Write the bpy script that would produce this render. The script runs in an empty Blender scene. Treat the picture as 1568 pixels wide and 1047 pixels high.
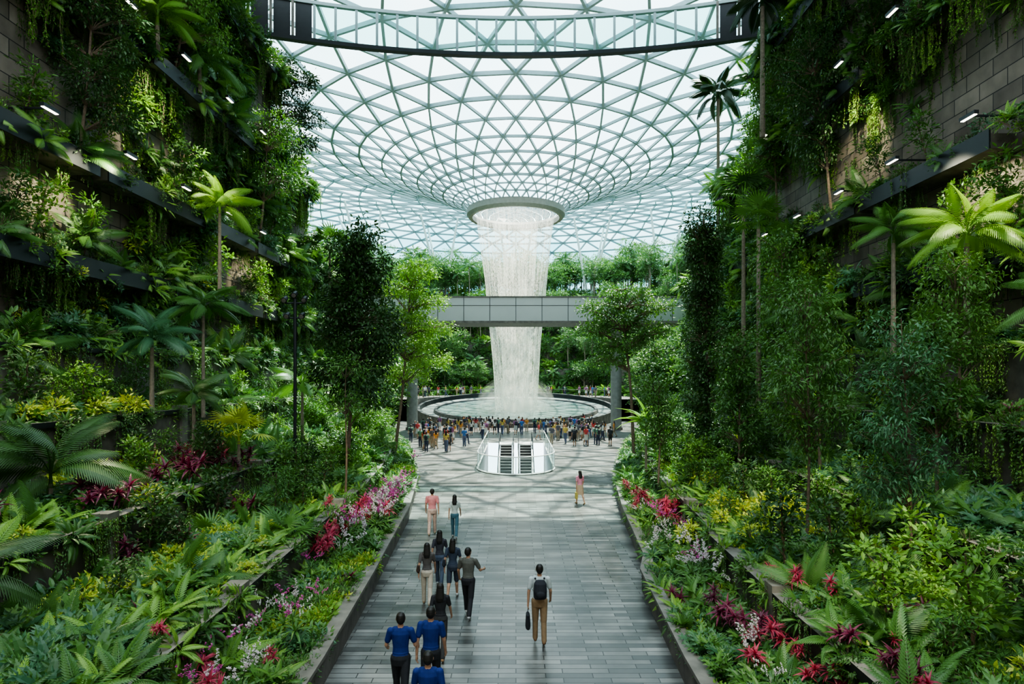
import bpy, math, random
import numpy as np
from mathutils import Vector, Matrix, Euler, noise
rng=np.random.default_rng(7); random.seed(7)
scn=bpy.context.scene
COL=scn.collection
pi=math.pi
try: scn.view_settings.look='AgX - Medium High Contrast'
except Exception as e: print(e)

# ------------------------------------------------------------------ materials
def mat(name):
    m=bpy.data.materials.new(name); m.use_nodes=True
    nt=m.node_tree; nt.nodes.clear()
    out=nt.nodes.new('ShaderNodeOutputMaterial')
    return m,nt,out
def N(nt,t,**kw):
    n=nt.nodes.new(t)
    for k,v in kw.items():
        if hasattr(n,k): setattr(n,k,v)
        else: n.inputs[k.replace('_',' ')].default_value=v
    return n
def pbr(name,col,rough=.6,metal=0.0,noise_amt=.15,nscale=3.0,emit=None,es=0):
    m,nt,out=mat(name)
    b=N(nt,'ShaderNodeBsdfPrincipled'); b.inputs['Roughness'].default_value=rough; b.inputs['Metallic'].default_value=metal
    tc=N(nt,'ShaderNodeTexCoord'); nz=N(nt,'ShaderNodeTexNoise'); nz.inputs['Scale'].default_value=nscale; nz.inputs['Detail'].default_value=4
    nt.links.new(tc.outputs['Object'],nz.inputs['Vector'])
    r=N(nt,'ShaderNodeValToRGB')
    c=np.array(col)
    r.color_ramp.elements[0].position=.3; r.color_ramp.elements[1].position=.7
    r.color_ramp.elements[0].color=(*(c*(1-noise_amt)),1); r.color_ramp.elements[1].color=(*np.minimum(c*(1+noise_amt),1),1)
    nt.links.new(nz.outputs['Fac'],r.inputs['Fac']); nt.links.new(r.outputs['Color'],b.inputs['Base Color'])
    if emit: b.inputs['Emission Color'].default_value=(*emit,1); b.inputs['Emission Strength'].default_value=es
    nt.links.new(b.outputs[0],out.inputs[0]); return m
def leafmat(name,c0,c1,rough=.4,trans=.36,tint=(1.0,1.0,.5)):
    m,nt,out=mat(name)
    at=N(nt,'ShaderNodeAttribute'); at.attribute_name='var'
    oi=N(nt,'ShaderNodeObjectInfo')
    add=N(nt,'ShaderNodeMath',operation='MULTIPLY_ADD'); add.inputs[1].default_value=.45
    mu=N(nt,'ShaderNodeMath',operation='MULTIPLY'); mu.inputs[1].default_value=.55
    nt.links.new(oi.outputs['Random'],mu.inputs[0]); nt.links.new(at.outputs['Fac'],add.inputs[0]); nt.links.new(mu.outputs[0],add.inputs[2])
    mx=N(nt,'ShaderNodeMix',data_type='RGBA'); mx.inputs[6].default_value=(*c0,1); mx.inputs[7].default_value=(*c1,1)
    nt.links.new(add.outputs[0],mx.inputs[0])
    b=N(nt,'ShaderNodeBsdfPrincipled'); b.inputs['Roughness'].default_value=rough
    nt.links.new(mx.outputs[2],b.inputs['Base Color'])
    t=N(nt,'ShaderNodeBsdfTranslucent')
    m2=N(nt,'ShaderNodeMix',data_type='RGBA',blend_type='MULTIPLY'); m2.inputs[0].default_value=1
    nt.links.new(mx.outputs[2],m2.inputs[6]); m2.inputs[7].default_value=(*tint,1)
    nt.links.new(m2.outputs[2],t.inputs['Color'])
    ms=N(nt,'ShaderNodeMixShader'); ms.inputs[0].default_value=trans
    nt.links.new(b.outputs[0],ms.inputs[1]); nt.links.new(t.outputs[0],ms.inputs[2]); nt.links.new(ms.outputs[0],out.inputs[0])
    return m
L_SIL=leafmat('leaf_deep_green',(.008,.028,.01),(.025,.07,.02),trans=.12)  # backlit crowns: silhouette darkness put into the leaf colour
L_DARK=leafmat('leaf_dark',(.024,.068,.02),(.07,.165,.04))
L_MID=leafmat('leaf_mid',(.035,.118,.026),(.135,.30,.06))
L_FRESH=leafmat('leaf_fresh',(.08,.225,.03),(.27,.48,.08))
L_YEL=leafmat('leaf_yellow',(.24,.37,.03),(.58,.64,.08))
L_BLUE=leafmat('leaf_blue',(.038,.13,.06),(.11,.26,.12))
L_RED=leafmat('leaf_red',(.22,.012,.035),(.62,.08,.15),tint=(1,.5,.5))
L_MAR=leafmat('leaf_maroon',(.06,.012,.025),(.24,.03,.09),tint=(1,.5,.6))
L_FARHAZE=leafmat('leaf_far',(.055,.145,.055),(.18,.34,.125))  # distance haze mixed into a paler leaf colour
P_WHITE=leafmat('petal_white',(.65,.55,.62),(.9,.85,.86),tint=(1,1,1))
P_MAG=leafmat('petal_magenta',(.45,.03,.28),(.8,.16,.55),tint=(1,.6,.9))
BARK=pbr('bark',(.14,.10,.07),.85,0,.4,9)
BARKG=pbr('bark_pale',(.20,.17,.13),.85,0,.3,9)
STEEL=pbr('steel_frame',(.22,.29,.30),.45,.3,.05)
DARK=pbr('dark_metal',(.02,.024,.027),.5,.5,.1)
GREY=pbr('concrete_grey',(.11,.10,.088),.7,0,.4,2.5)
SOIL=pbr('soil',(.02,.025,.012),.95,0,.4,6)
PANEL=pbr('aluminium_panel',(.32,.36,.35),.4,.3,.04,.5)
WHITE=pbr('white_paint',(.8,.82,.8),.4,0,.03)
LAMP=pbr('lamp_led',(.9,.88,.8),.4,0,0,1,(1,.93,.8),7)

# ------------------------------------------------------------------ mesh tools
class MB:
    def __init__(s): s.V=[];s.F=[];s.n=0
    def add(s,V,Fs,m=0,var=None):
        V=np.asarray(V,float).reshape(-1,3)
        if not isinstance(Fs,list) or (len(Fs) and not isinstance(Fs[0],np.ndarray)):
            g={}
            for f in Fs: g.setdefault(len(f),[]).append(f)
            Fs=[np.array(v,int) for v in g.values()]
        for F in Fs:
            v=np.full(len(F),.5) if var is None else (np.full(len(F),var) if np.isscalar(var) else var)
            s.F.append((F+s.n,m,v))
        s.V.append(V); s.n+=len(V)
    def box(s,x0,x1,y0,y1,z0,z1,m=0):
        V=[(x0,y0,z0),(x1,y0,z0),(x1,y1,z0),(x0,y1,z0),(x0,y0,z1),(x1,y0,z1),(x1,y1,z1),(x0,y1,z1)]
        s.add(V,[(0,3,2,1),(4,5,6,7),(0,1,5,4),(1,2,6,5),(2,3,7,6),(3,0,4,7)],m)
    def inst(s,T,R,S,P,m=0,var=None):
        tv,tf=T; n=len(P); S=np.broadcast_to(np.asarray(S,float),(n,))
        V=np.einsum('nij,vj->nvi',R,tv)*S[:,None,None]+np.asarray(P)[:,None,:]
        if var is None: var=rng.random(n)
        off=np.arange(n)*len(tv)
        for F in tf:
            FF=(F[None]+off[:,None,None]).reshape(-1,F.shape[1])
            s.F.append((FF+s.n,m,np.repeat(var,len(F))))
        s.V.append(V.reshape(-1,3)); s.n+=n*len(tv)
    def tube(s,path,rad,k=6,m=0,closed=False):
        P=np.asarray(path,float); n=len(P); rad=np.broadcast_to(np.asarray(rad,float),(n,))
        T=np.gradient(P,axis=0); T/=np.linalg.norm(T,axis=1)[:,None]+1e-9
        up=np.array([0,0,1.]) if abs(T[0][2])<.9 else np.array([1.,0,0])
        A=np.cross(T,up); A/=np.linalg.norm(A,axis=1)[:,None]+1e-9
        B=np.cross(A,T)
        a=np.linspace(0,2*pi,k,endpoint=False)
        V=P[:,None]+rad[:,None,None]*(A[:,None]*np.cos(a)[None,:,None]+B[:,None]*np.sin(a)[None,:,None])
        F=[]
        for i in range(n-1):
            for j in range(k): F.append((i*k+j,i*k+(j+1)%k,(i+1)*k+(j+1)%k,(i+1)*k+j))
        s.add(V.reshape(-1,3),F,m)
        s.add(V[0],[tuple(range(k))],m); s.add(V[-1],[tuple(range(k))],m)
    def struts(s,A,B,w,h,m=0):
        A=np.asarray(A);B=np.asarray(B); D=B-A; Lg=np.linalg.norm(D,axis=1)[:,None]; D=D/Lg
        X=np.cross(D,np.array([0,0,1.])); X/=np.linalg.norm(X,axis=1)[:,None]+1e-9
        Z=np.cross(X,D); n=len(A)
        c=[(-1,-1),(1,-1),(1,1),(-1,1)]
        V=np.stack([A+X*w/2*i+Z*h/2*j for i,j in c]+[B+X*w/2*i+Z*h/2*j for i,j in c],1).reshape(-1,3)
        base=np.array([(0,1,5,4),(1,2,6,5),(2,3,7,6),(3,0,4,7)])
        F=(base[None]+(np.arange(n)*8)[:,None,None]).reshape(-1,4)
        s.add(V,[F],m)
    def extrude_poly(s,pts,z0,z1,m=0):
        n=len(pts); V=[(p[0],p[1],z0) for p in pts]+[(p[0],p[1],z1) for p in pts]
        F=[(i,(i+1)%n,n+(i+1)%n,n+i) for i in range(n)]+[tuple(range(n))[::-1],tuple(range(n,2*n))]
        s.add(V,F,m)
    def mesh(s,name,mats,smooth=False):
        me=bpy.data.meshes.new(name); V=np.concatenate(s.V)
        me.vertices.add(len(V)); me.vertices.foreach_set('co',V.ravel())
        idx=[];st=[];mi=[];va=[];o=0
        for F,m,v in s.F:
            k=F.shape[1]; idx.append(F.ravel()); st.append(o+np.arange(len(F))*k); o+=F.size
            mi.append(np.full(len(F),m)); va.append(v)
        idx=np.concatenate(idx);st=np.concatenate(st);mi=np.concatenate(mi);va=np.concatenate(va)
        me.loops.add(len(idx)); me.loops.foreach_set('vertex_index',idx.astype(np.int32))
        me.polygons.add(len(st)); me.polygons.foreach_set('loop_start',st.astype(np.int32))
        me.polygons.foreach_set('material_index',mi.astype(np.int32))
        me.polygons.foreach_set('use_smooth',np.full(len(st),smooth))
        a=me.attributes.new('var','FLOAT','FACE'); a.data.foreach_set('value',va.astype(np.float32))
        for q in mats: me.materials.append(q)
        me.update(calc_edges=True); return me
    def obj(s,name,mats,smooth=False,loc=(0,0,0),link=True,parent=None):
        o=bpy.data.objects.new(name,s.mesh(name,mats,smooth)); o.location=loc
        if link: COL.objects.link(o)
        if parent: o.parent=parent
        return o
def empty(name,loc=(0,0,0)):
    e=bpy.data.objects.new(name,None); e.location=loc; COL.objects.link(e); return e

# ------------------------------------------------------------------ leaf templates
def t_leaf(w=.42,n=3,droop=.22,fold=.15,strap=False):
    t=np.linspace(0,1,n+1)
    wd=w/2*(np.minimum(1,t*5+.35)*(1-t**3)) if strap else w/2*np.sin(pi*t**.8)
    wd=np.maximum(wd,.006); sy=t-.25*droop*t**3; sz=-droop*t**2
    V=[]
    for i in range(n+1): V+=[(-wd[i],sy[i],sz[i]+fold*wd[i]),(0,sy[i],sz[i]),(wd[i],sy[i],sz[i]+fold*wd[i])]
    F=[]
    for i in range(n):
        a=i*3; F+=[(a,a+1,a+4,a+3),(a+1,a+2,a+5,a+4)]
    return np.array(V),[np.array(F)]
def xf(T,R,s,p): return (T[0]@np.asarray(R).T)*s+np.asarray(p),T[1]
def comp(ts):
    V=[];F=[];n=0
    for v,f in ts:
        V.append(v); F+= [x+n for x in f]; n+=len(v)
    return np.concatenate(V),[np.concatenate(F)]
def basis(D,roll=0):
    D=np.asarray(D,float).reshape(-1,3); D=D/np.linalg.norm(D,axis=1)[:,None]
    up=np.tile([0,0,1.],(len(D),1)); up[np.abs(D[:,2])>.97]=[1,0,0]
    X=np.cross(D,up); X/=np.linalg.norm(X,axis=1)[:,None]; Z=np.cross(X,D)
    if np.any(roll):
        c=np.cos(roll)[:,None]; q=np.sin(roll)[:,None]; X,Z=X*c+Z*q,Z*c-X*q
    return np.stack([X,D,Z],2)
def t_frond(n=13,ll=.34,rise=.25,droop=.55,dn=.25,w=.13,tw=0):
    lf=t_leaf(w,2,.25,.1); ts=[]
    f=lambda t:np.array([0,t*(1-.15*t*droop),rise*t-droop*t*t])
    for i in range(n):
        t=.16+.84*i/(n-1); p=f(t); l=ll*math.sin(pi*(.22+.68*(i/(n-1))))
        tan=f(t+.01)-f(t); tan/=np.linalg.norm(tan)
        for sx in(-1,1):
            a=1.05-.55*t
            d=np.array([sx*math.sin(a),0,0])+tan*math.cos(a)+np.array([0,0,-dn])
            ts.append(xf(lf,basis(d)[0],l,p))
    for i in range(6):
        a,b=f(i/6),f((i+1)/6); ww=.012*(1-i/8)
        ts.append((np.array([a+[-ww,0,0],a+[ww,0,0],b+[ww,0,0],b+[-ww,0,0]]),[np.array([(0,1,2,3)])]))
    return comp(ts)
def t_fan(m=13,spread=2.1,w=.15,stem=.5):
    lf=t_leaf(w,3,.28,.2); ts=[]
    for i in range(m):
        a=-spread+2*spread*i/(m-1)
        ts.append(xf(lf,basis([math.sin(a),math.cos(a),.05])[0],.5*(1-.12*abs(a)/spread),[0,stem,stem*.25]))
    ts.append((np.array([[-.01,0,0],[.01,0,0],[.01,stem,stem*.25],[-.01,stem,stem*.25]]),[np.array([(0,1,2,3)])]))
    return comp(ts)
def t_lobed(k=5):
    ts=[xf(t_leaf(.3,4,.3,.15),np.eye(3),.62,[0,.38,.15])]
    lf=t_leaf(.3,2,.3,.2)
    for i in range(k):
        t=i/(k-1); p=[0,.42+.4*t,.15-.12*t*t]
        for sx in(-1,1):
            a=2.1-1.5*t
            ts.append(xf(lf,basis([sx*math.sin(a),math.cos(a),-.1])[0],.36*(1-.35*t),p))
    ts.append((np.array([[-.01,0,0],[.01,0,0],[.01,.4,.15],[-.01,.4,.15]]),[np.array([(0,1,2,3)])]))
    return comp(ts)
LEAF=t_leaf(); LEAFN=t_leaf(.28,3,.3); STRAP=t_leaf(.13,5,.55,.25,True); STRAPW=t_leaf(.24,5,.45,.25,True); CORD=t_leaf(.17,5,.6,.25,True)
FERNF=t_frond(18,.2,.35,.6,.08,.28); PALMF=t_frond(28,.36,.45,.8,.5,.075); FAN=t_fan(17,2.1,.1); LOBED=t_lobed()

def rosette(mb,T,n,e0,e1,s0,s1,m=0,p=(0,0,0),jit=.1):
    a=np.arange(n)*2.399+rng.random(n)*.5; u=(np.arange(n)+.5)/n
    e=e0+(e1-e0)*u+rng.normal(0,jit,n)
    D=np.stack([np.cos(a)*np.cos(e),np.sin(a)*np.cos(e),np.sin(e)],1)
    S=(s0+(s1-s0)*rng.random(n))
    mb.inst(T,basis(D,rng.normal(0,.2,n)),S,np.tile(p,(n,1)).astype(float),m)
def clump(mb,T,n,r,s0,s1,m=0,c=(0,0,0),shell=.55,updir=.35):
    d=rng.normal(size=(n,3)); d/=np.linalg.norm(d,axis=1)[:,None]; d[:,2]=np.abs(d[:,2])*1.0-.25*(rng.random(n)<.4)
    rr=shell+(1-shell)*rng.random(n)
    lump=1+.25*np.sin(d[:,0]*5+d[:,1]*4)
    P=d*(rr*lump)[:,None]*np.array(r)+np.array(c)
    D=d+rng.normal(0,.45,(n,3)); D[:,2]+=updir-.3
    mb.inst(T,basis(D,rng.normal(0,.5,n)),s0+(s1-s0)*rng.random(n),P,m)

protos={}
def proto(name,fn,mats):
    mb=MB(); fn(mb); o=mb.obj(name[2:]+'_plant',mats,link=False); protos[name]=o
def f_shrub(n,ls,T=LEAF):
    def f(mb):
        clump(mb,T,n,(.55,.55,.6),ls*.7,ls*1.3,0)
        for i in range(5):
            a=rng.random()*6.28; mb.tube([(0,0,-.2),(.12*math.cos(a),.12*math.sin(a),.2),(.35*math.cos(a),.35*math.sin(a),.5)],[.02,.014,.006],4,1)
    return f
proto('p_shrub_dark',f_shrub(190,.19),[L_DARK,BARK])
proto('p_shrub_mid',f_shrub(170,.21),[L_MID,BARK])
proto('p_shrub_fresh',f_shrub(140,.23),[L_FRESH,BARK])
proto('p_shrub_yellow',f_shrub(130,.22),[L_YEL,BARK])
proto('p_shrub_fine',f_shrub(300,.12,LEAFN),[L_MID,BARK])
proto('p_shrub_blue',f_shrub(150,.24,LEAFN),[L_BLUE,BARK])
proto('p_fern',lambda mb:(rosette(mb,FERNF,16,.1,1.2,.75,1.1,0)),[L_FRESH])
proto('p_fern_dark',lambda mb:(rosette(mb,FERNF,15,.0,1.2,.75,1.1,0)),[L_MID])
proto('p_philo',lambda mb:(rosette(mb,LOBED,20,.0,1.3,.6,1.0,0)),[L_MID])
proto('p_philo_blue',lambda mb:(rosette(mb,LOBED,19,.0,1.3,.6,1.0,0)),[L_BLUE])
proto('p_birdnest',lambda mb:(rosette(mb,STRAPW,20,.2,1.35,.7,1.0,0)),[L_FRESH])
def f_cord(mb):
    for i in range(3):
        a=i*2.1; p=(.2*math.cos(a),.2*math.sin(a),.15+.22*i)
        rosette(mb,CORD,18,.1,1.45,.35,.6,0,p); mb.tube([(0,0,-.3),p],.018,5,1)
proto('p_cordy_red',f_cord,[L_RED,BARK])
proto('p_cordy_mar',f_cord,[L_MAR,BARK])
proto('p_fan',lambda mb:(rosette(mb,FAN,10,.1,1.1,.8,1.1,0)),[L_MID])
proto('p_palmlet',lambda mb:(rosette(mb,PALMF,14,.25,1.35,.9,1.3,0)),[L_MID])
proto('p_palmlet_fresh',lambda mb:(rosette(mb,PALMF,13,.25,1.3,.9,1.3,0)),[L_FRESH])
def f_sap(T,ls):
    def f(mb):
        mb.tube([(0,0,-.3),(.05,.02,.8),(0,0,1.9)],[.035,.025,.012],5,1)
        for i in range(7):
            a=i*2.4+rng.random(); rr=.35*(.4+.6*rng.random()); z=.8+1.25*i/7
            c=(rr*math.cos(a),rr*math.sin(a),z); mb.tube([(0,0,z-.3),c],[.014,.006],4,1)
            clump(mb,T,75,(.42,.42,.32),ls*.7,ls*1.3,0,c,.3)
    return f
proto('p_sap_dark',f_sap(LEAF,.15),[L_DARK,BARK]); proto('p_sap_mid',f_sap(LEAFN,.17),[L_MID,BARK]); proto('p_sap_fresh',f_sap(LEAF,.16),[L_FRESH,BARK])
def f_orchid(m):
    def f(mb):
        rosette(mb,STRAP,12,.2,1.2,.4,.6,0)
        pet=t_leaf(.8,2,.1,.2)
        for i in range(5):
            a=rng.random()*6.28; q=np.array([math.cos(a),math.sin(a),0]); hh=.6+.5*rng.random()
            mb.tube([q*.02,q*.1+[0,0,.45*hh],q*.25+[0,0,.78*hh],q*.42+[0,0,.9*hh]],.006,3,0)
            for t in np.linspace(.55,1,6)+rng.normal(0,.02,6):
                p=q*(.42*t**2)+np.array([0,0,.92*hh*t**.7])+rng.normal(0,.025,3); n=5
                b=np.linspace(0,2*pi,n,endpoint=False)+rng.random(); D=np.stack([np.cos(b),-.5+0*b,np.sin(b)],1)+rng.normal(0,.25,(n,3))
                mb.inst(pet,basis(D),.055,np.tile(p,(n,1)),1)
    return f
proto('p_orchid_white',f_orchid(0),[L_MID,P_WHITE]); proto('p_orchid_mag',f_orchid(0),[L_MID,P_MAG])
def f_vine(mb):
    for i in range(11):
        x=rng.normal(0,.35);y=rng.normal(0,.1); Lg=.8+rng.random()*1.6
        zz=np.linspace(0,-Lg,8); px=x+.06*np.sin(zz*4+i); mb.tube(np.stack([px,np.full(8,y),zz],1),.006,3,1)
        n=int(Lg*34); t=rng.random(n)
        P=np.stack([np.interp(-t*Lg,zz[::-1],px[::-1]),np.full(n,y),-t*Lg],1)
        a=rng.random(n)*2*pi; D=np.stack([np.cos(a),np.sin(a),-.5-rng.random(n)*.6],1)
        mb.inst(LEAF,basis(D),.06+.08*rng.random(n),P,0)
proto('p_vine',f_vine,[L_MID,BARK]); proto('p_vine_fresh',f_vine,[L_FRESH,BARK])

def f_tree(h,cr,n,ls,T=LEAF,layers=7):
    def f(mb):
        mb.tube([(0,0,-.5),(.1,.05,h*.4),(0,0,h*.8)],[.16,.11,.05],6,1)
        for i in range(layers):
            a=i*2.4+rng.random(); rr=cr*.55*(.5+.5*rng.random()); z=h*(.5+.45*i/layers)
            c=(rr*math.cos(a),rr*math.sin(a),z)
            mb.tube([(0,0,z-h*.15),(c[0]*.5,c[1]*.5,z-h*.04),c],[.05,.035,.015],4,1)
            clump(mb,T,n//layers,(cr*.55,cr*.55,cr*.38),ls*.7,ls*1.3,0,c)
    return f
proto('p_tree_a',f_tree(7,3,1700,.34),[L_FARHAZE,BARKG]); proto('p_tree_b',f_tree(8.5,2.4,1700,.32,LEAFN,9),[L_FARHAZE,BARKG])
proto('p_tree_c',f_tree(6,2.6,1400,.34,LEAF,6),[L_MID,BARKG])
def f_palm(h,fl,n):
    def f(mb):
        mb.tube([(0,0,-.5),(.08,0,h*.5),(0,0,h)],[.12,.09,.08],7,1); rosette(mb,PALMF,n,-.1,1.3,fl*.85,fl*1.1,0,(0,0,h))
    return f
proto('p_palm',f_palm(6,2.3,15),[L_FARHAZE,BARKG])

def gn_group(o):
    g=bpy.data.node_groups.new('scatter_'+o.name,'GeometryNodeTree')
    g.interface.new_socket('Geometry',in_out='INPUT',socket_type='NodeSocketGeometry')
    g.interface.new_socket('Geometry',in_out='OUTPUT',socket_type='NodeSocketGeometry')
    gi=g.nodes.new('NodeGroupInput'); go=g.nodes.new('NodeGroupOutput')
    oi=g.nodes.new('GeometryNodeObjectInfo'); oi.inputs['Object'].default_value=o; oi.inputs['As Instance'].default_value=True
    ip=g.nodes.new('GeometryNodeInstanceOnPoints')
    r=g.nodes.new('GeometryNodeInputNamedAttribute'); r.data_type='FLOAT_VECTOR'; r.inputs['Name'].default_value='rot'
    s=g.nodes.new('GeometryNodeInputNamedAttribute'); s.data_type='FLOAT_VECTOR'; s.inputs['Name'].default_value='scl'
    e=g.nodes.new('FunctionNodeEulerToRotation')
    L=g.links.new
    L(gi.outputs[0],ip.inputs['Points']); L(oi.outputs['Geometry'],ip.inputs['Instance'])
    L(r.outputs[0],e.inputs[0]); L(e.outputs[0],ip.inputs['Rotation']); L(s.outputs[0],ip.inputs['Scale']); L(ip.outputs[0],go.inputs[0])
    return g
pend={}
def place(proto,p,scale=1.0,tilt=(0,0),spin=None):
    if spin is None: spin=random.random()*6.283
    l=math.hypot(*tilt)
    R=Matrix.Rotation(spin,3,'Z')
    if l>1e-4: R=Matrix.Rotation(l,3,Vector((-tilt[1],tilt[0],0)).normalized())@R
    pend.setdefault(proto,[]).append((tuple(p),tuple(R.to_euler()),scale))
NAMES={'p_shrub_dark':'dark_shrub_planting','p_shrub_mid':'green_shrub_planting','p_shrub_fresh':'light_green_shrub_planting','p_shrub_yellow':'golden_pothos_planting',
'p_shrub_fine':'fine_leaf_shrub_planting','p_shrub_blue':'schefflera_planting','p_fern':'fern_planting','p_fern_dark':'dark_fern_planting','p_philo':'philodendron_planting','p_philo_blue':'monstera_planting',
'p_birdnest':'birds_nest_fern_planting','p_cordy_red':'red_cordyline_planting','p_cordy_mar':'maroon_cordyline_planting','p_fan':'fan_palm_planting','p_palmlet':'areca_palm_planting','p_palmlet_fresh':'light_green_palm_planting',
'p_orchid_white':'white_orchid_planting','p_orchid_mag':'magenta_orchid_planting','p_vine':'hanging_vines','p_vine_fresh':'light_green_hanging_vines','p_tree_a':'forest_valley_broadleaf_trees','p_tree_b':'forest_valley_slender_trees','p_tree_c':'forest_valley_dense_trees','p_palm':'forest_valley_palm_trees',
'p_sap_dark':'dark_understory_trees','p_sap_mid':'green_understory_trees','p_sap_fresh':'light_green_understory_trees'}
def flush():
    for k,l in pend.items():
        me=bpy.data.meshes.new(NAMES[k]); me.from_pydata([q[0] for q in l],[],[])
        a=me.attributes.new('rot','FLOAT_VECTOR','POINT'); a.data.foreach_set('vector',np.array([q[1] for q in l],np.float32).ravel())
        a=me.attributes.new('scl','FLOAT_VECTOR','POINT'); a.data.foreach_set('vector',np.array([[q[2]]*3 for q in l],np.float32).ravel())
        o=bpy.data.objects.new(NAMES[k],me); COL.objects.link(o)
        md=o.modifiers.new('scatter','NODES'); md.node_group=gn_group(protos[k])

# ------------------------------------------------------------------ canyon layout
YS=[-6,12,17.5,19,26,35,44,52,60]
EL=[3.4,3.75,4.0,4.1,4.5,5.5,7.3,9.0,12.]
ER=[3.1,3.3,3.55,3.95,4.5,5.5,7.3,9.0,12.]
TT=[0,.15,.42,.70,.87,1.0]; ZT=[.55,1.4,2.6,4.6,6.9]
WX=17.0
def edge(side,y): return np.interp(y,YS,EL if side<0 else ER)
def tx(side,k,y):
    e=edge(side,y); return side*(e+TT[k]*(WX-e))
def ztop(y): return 36 if y<35 else (27 if y<43 else (21 if y<50 else 14.5))
SD={-1:'left',1:'right'}
def stone_wall_mat():
    m,nt,out=mat('stone_wall'); tc=N(nt,'ShaderNodeTexCoord'); sp=N(nt,'ShaderNodeSeparateXYZ'); cb=N(nt,'ShaderNodeCombineXYZ')
    nt.links.new(tc.outputs['Object'],sp.inputs[0]); nt.links.new(sp.outputs[1],cb.inputs[0]); nt.links.new(sp.outputs[2],cb.inputs[1])
    br=N(nt,'ShaderNodeTexBrick'); nt.links.new(cb.outputs[0],br.inputs['Vector'])
    br.inputs['Scale'].default_value=1; br.inputs['Brick Width'].default_value=1.3; br.inputs['Row Height'].default_value=.62; br.inputs['Mortar Size'].default_value=.02
    br.inputs['Color1'].default_value=(.16,.135,.11,1); br.inputs['Color2'].default_value=(.32,.275,.225,1); br.inputs['Mortar'].default_value=(.02,.02,.02,1)
    nz=N(nt,'ShaderNodeTexNoise'); nz.inputs['Scale'].default_value=1.3; nz.inputs['Detail'].default_value=8; nt.links.new(tc.outputs['Object'],nz.inputs['Vector'])
    mx=N(nt,'ShaderNodeMix',data_type='RGBA',blend_type='MULTIPLY'); mx.inputs[0].default_value=.8
    nt.links.new(br.outputs['Color'],mx.inputs[6]); nt.links.new(nz.outputs['Fac'],mx.inputs[7])
    b=N(nt,'ShaderNodeBsdfPrincipled'); b.inputs['Roughness'].default_value=.75
    nt.links.new(mx.outputs[2],b.inputs['Base Color'])
    bp=N(nt,'ShaderNodeBump'); bp.inputs['Strength'].default_value=.5; bp.inputs['Distance'].default_value=.05
    nt.links.new(br.outputs['Fac'],bp.inputs['Height']); bp.invert=True
    nt.links.new(bp.outputs[0],b.inputs['Normal']); nt.links.new(b.outputs[0],out.inputs[0]); return m
STONE=stone_wall_mat(); COPING=pbr('coping_stone',(.16,.15,.13),.6,0,.3,3)
for side in(-1,1):
    mb=MB()
    for (a,b) in [(-6,35),(35,43),(43,50),(50,60)]:
        mb.box(min(side*WX,side*26),max(side*WX,side*26),a,b,0,ztop(a+1))
    mb.obj('wall_'+SD[side],[STONE])
    mb=MB(); ys=np.array([-6,0,6,12,17.5,17.6,19,22,26,30,35,40,44,48,52,56,60])
    for k in range(5):
        z0=0 if k==0 else ZT[k-1]-.05; z1=ZT[k]
        X0=np.array([tx(side,k,y) for y in ys]); X1=X0+side*.28; X2=np.array([tx(side,k+1,y) for y in ys])
        n=len(ys)
        def strip(A,za,B,zb,m):
            V=[(A[i],ys[i],za) for i in range(n)]+[(B[i],ys[i],zb) for i in range(n)]
            mb.add(V,[(i,i+1,n+i+1,n+i) for i in range(n-1)],m)
        C0=X0-side*(.05 if k==0 else .1); cm_=1 if k==0 else 3; ct=.08 if k==0 else .16
        strip(X0,z0,X0,z1,0); strip(X0,z1,C0,z1,cm_); strip(C0,z1,C0,z1+ct,cm_); strip(C0,z1+ct,X1,z1+ct,1); strip(X1,z1+ct,X1,z1-.15,0); strip(X1,z1-.15,X2,z1-.15,2)
    for k in range(1,4):
        for y in (11.5,20.5,31):
            y=y+k*1.3
            xa=tx(side,k,y)-side*.1; xb=xa+side*.4
            mb.box(min(xa,xb),max(xa,xb),y,y+.4,ZT[k-1],ZT[k]+.3,1)
    mb.obj('terraced_planter_'+SD[side],[GREY,COPING,SOIL,DARK])
    for zl in (10.3,14.2,20.3,26.6):
        mb=MB()
        y1=[y for y in (60,50,43,35) if ztop(y-1)>zl][0]
        xa=side*(WX-1.1)
        y=8.0
        while y<y1-2:
            ln=min(5+random.random()*4,y1-y); 
            if random.random()<.85:
                mb.box(min(xa,side*WX),max(xa,side*WX),y,y+ln-.6,zl-.5,zl)
                mb.box(min(xa,xa-side*.06),max(xa,xa-side*.06),y-.05,y+ln-.55,zl-.55,zl+.15,1)
            y+=ln
        mb.obj('wall_ledge_planter',[GREY,DARK])

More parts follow.
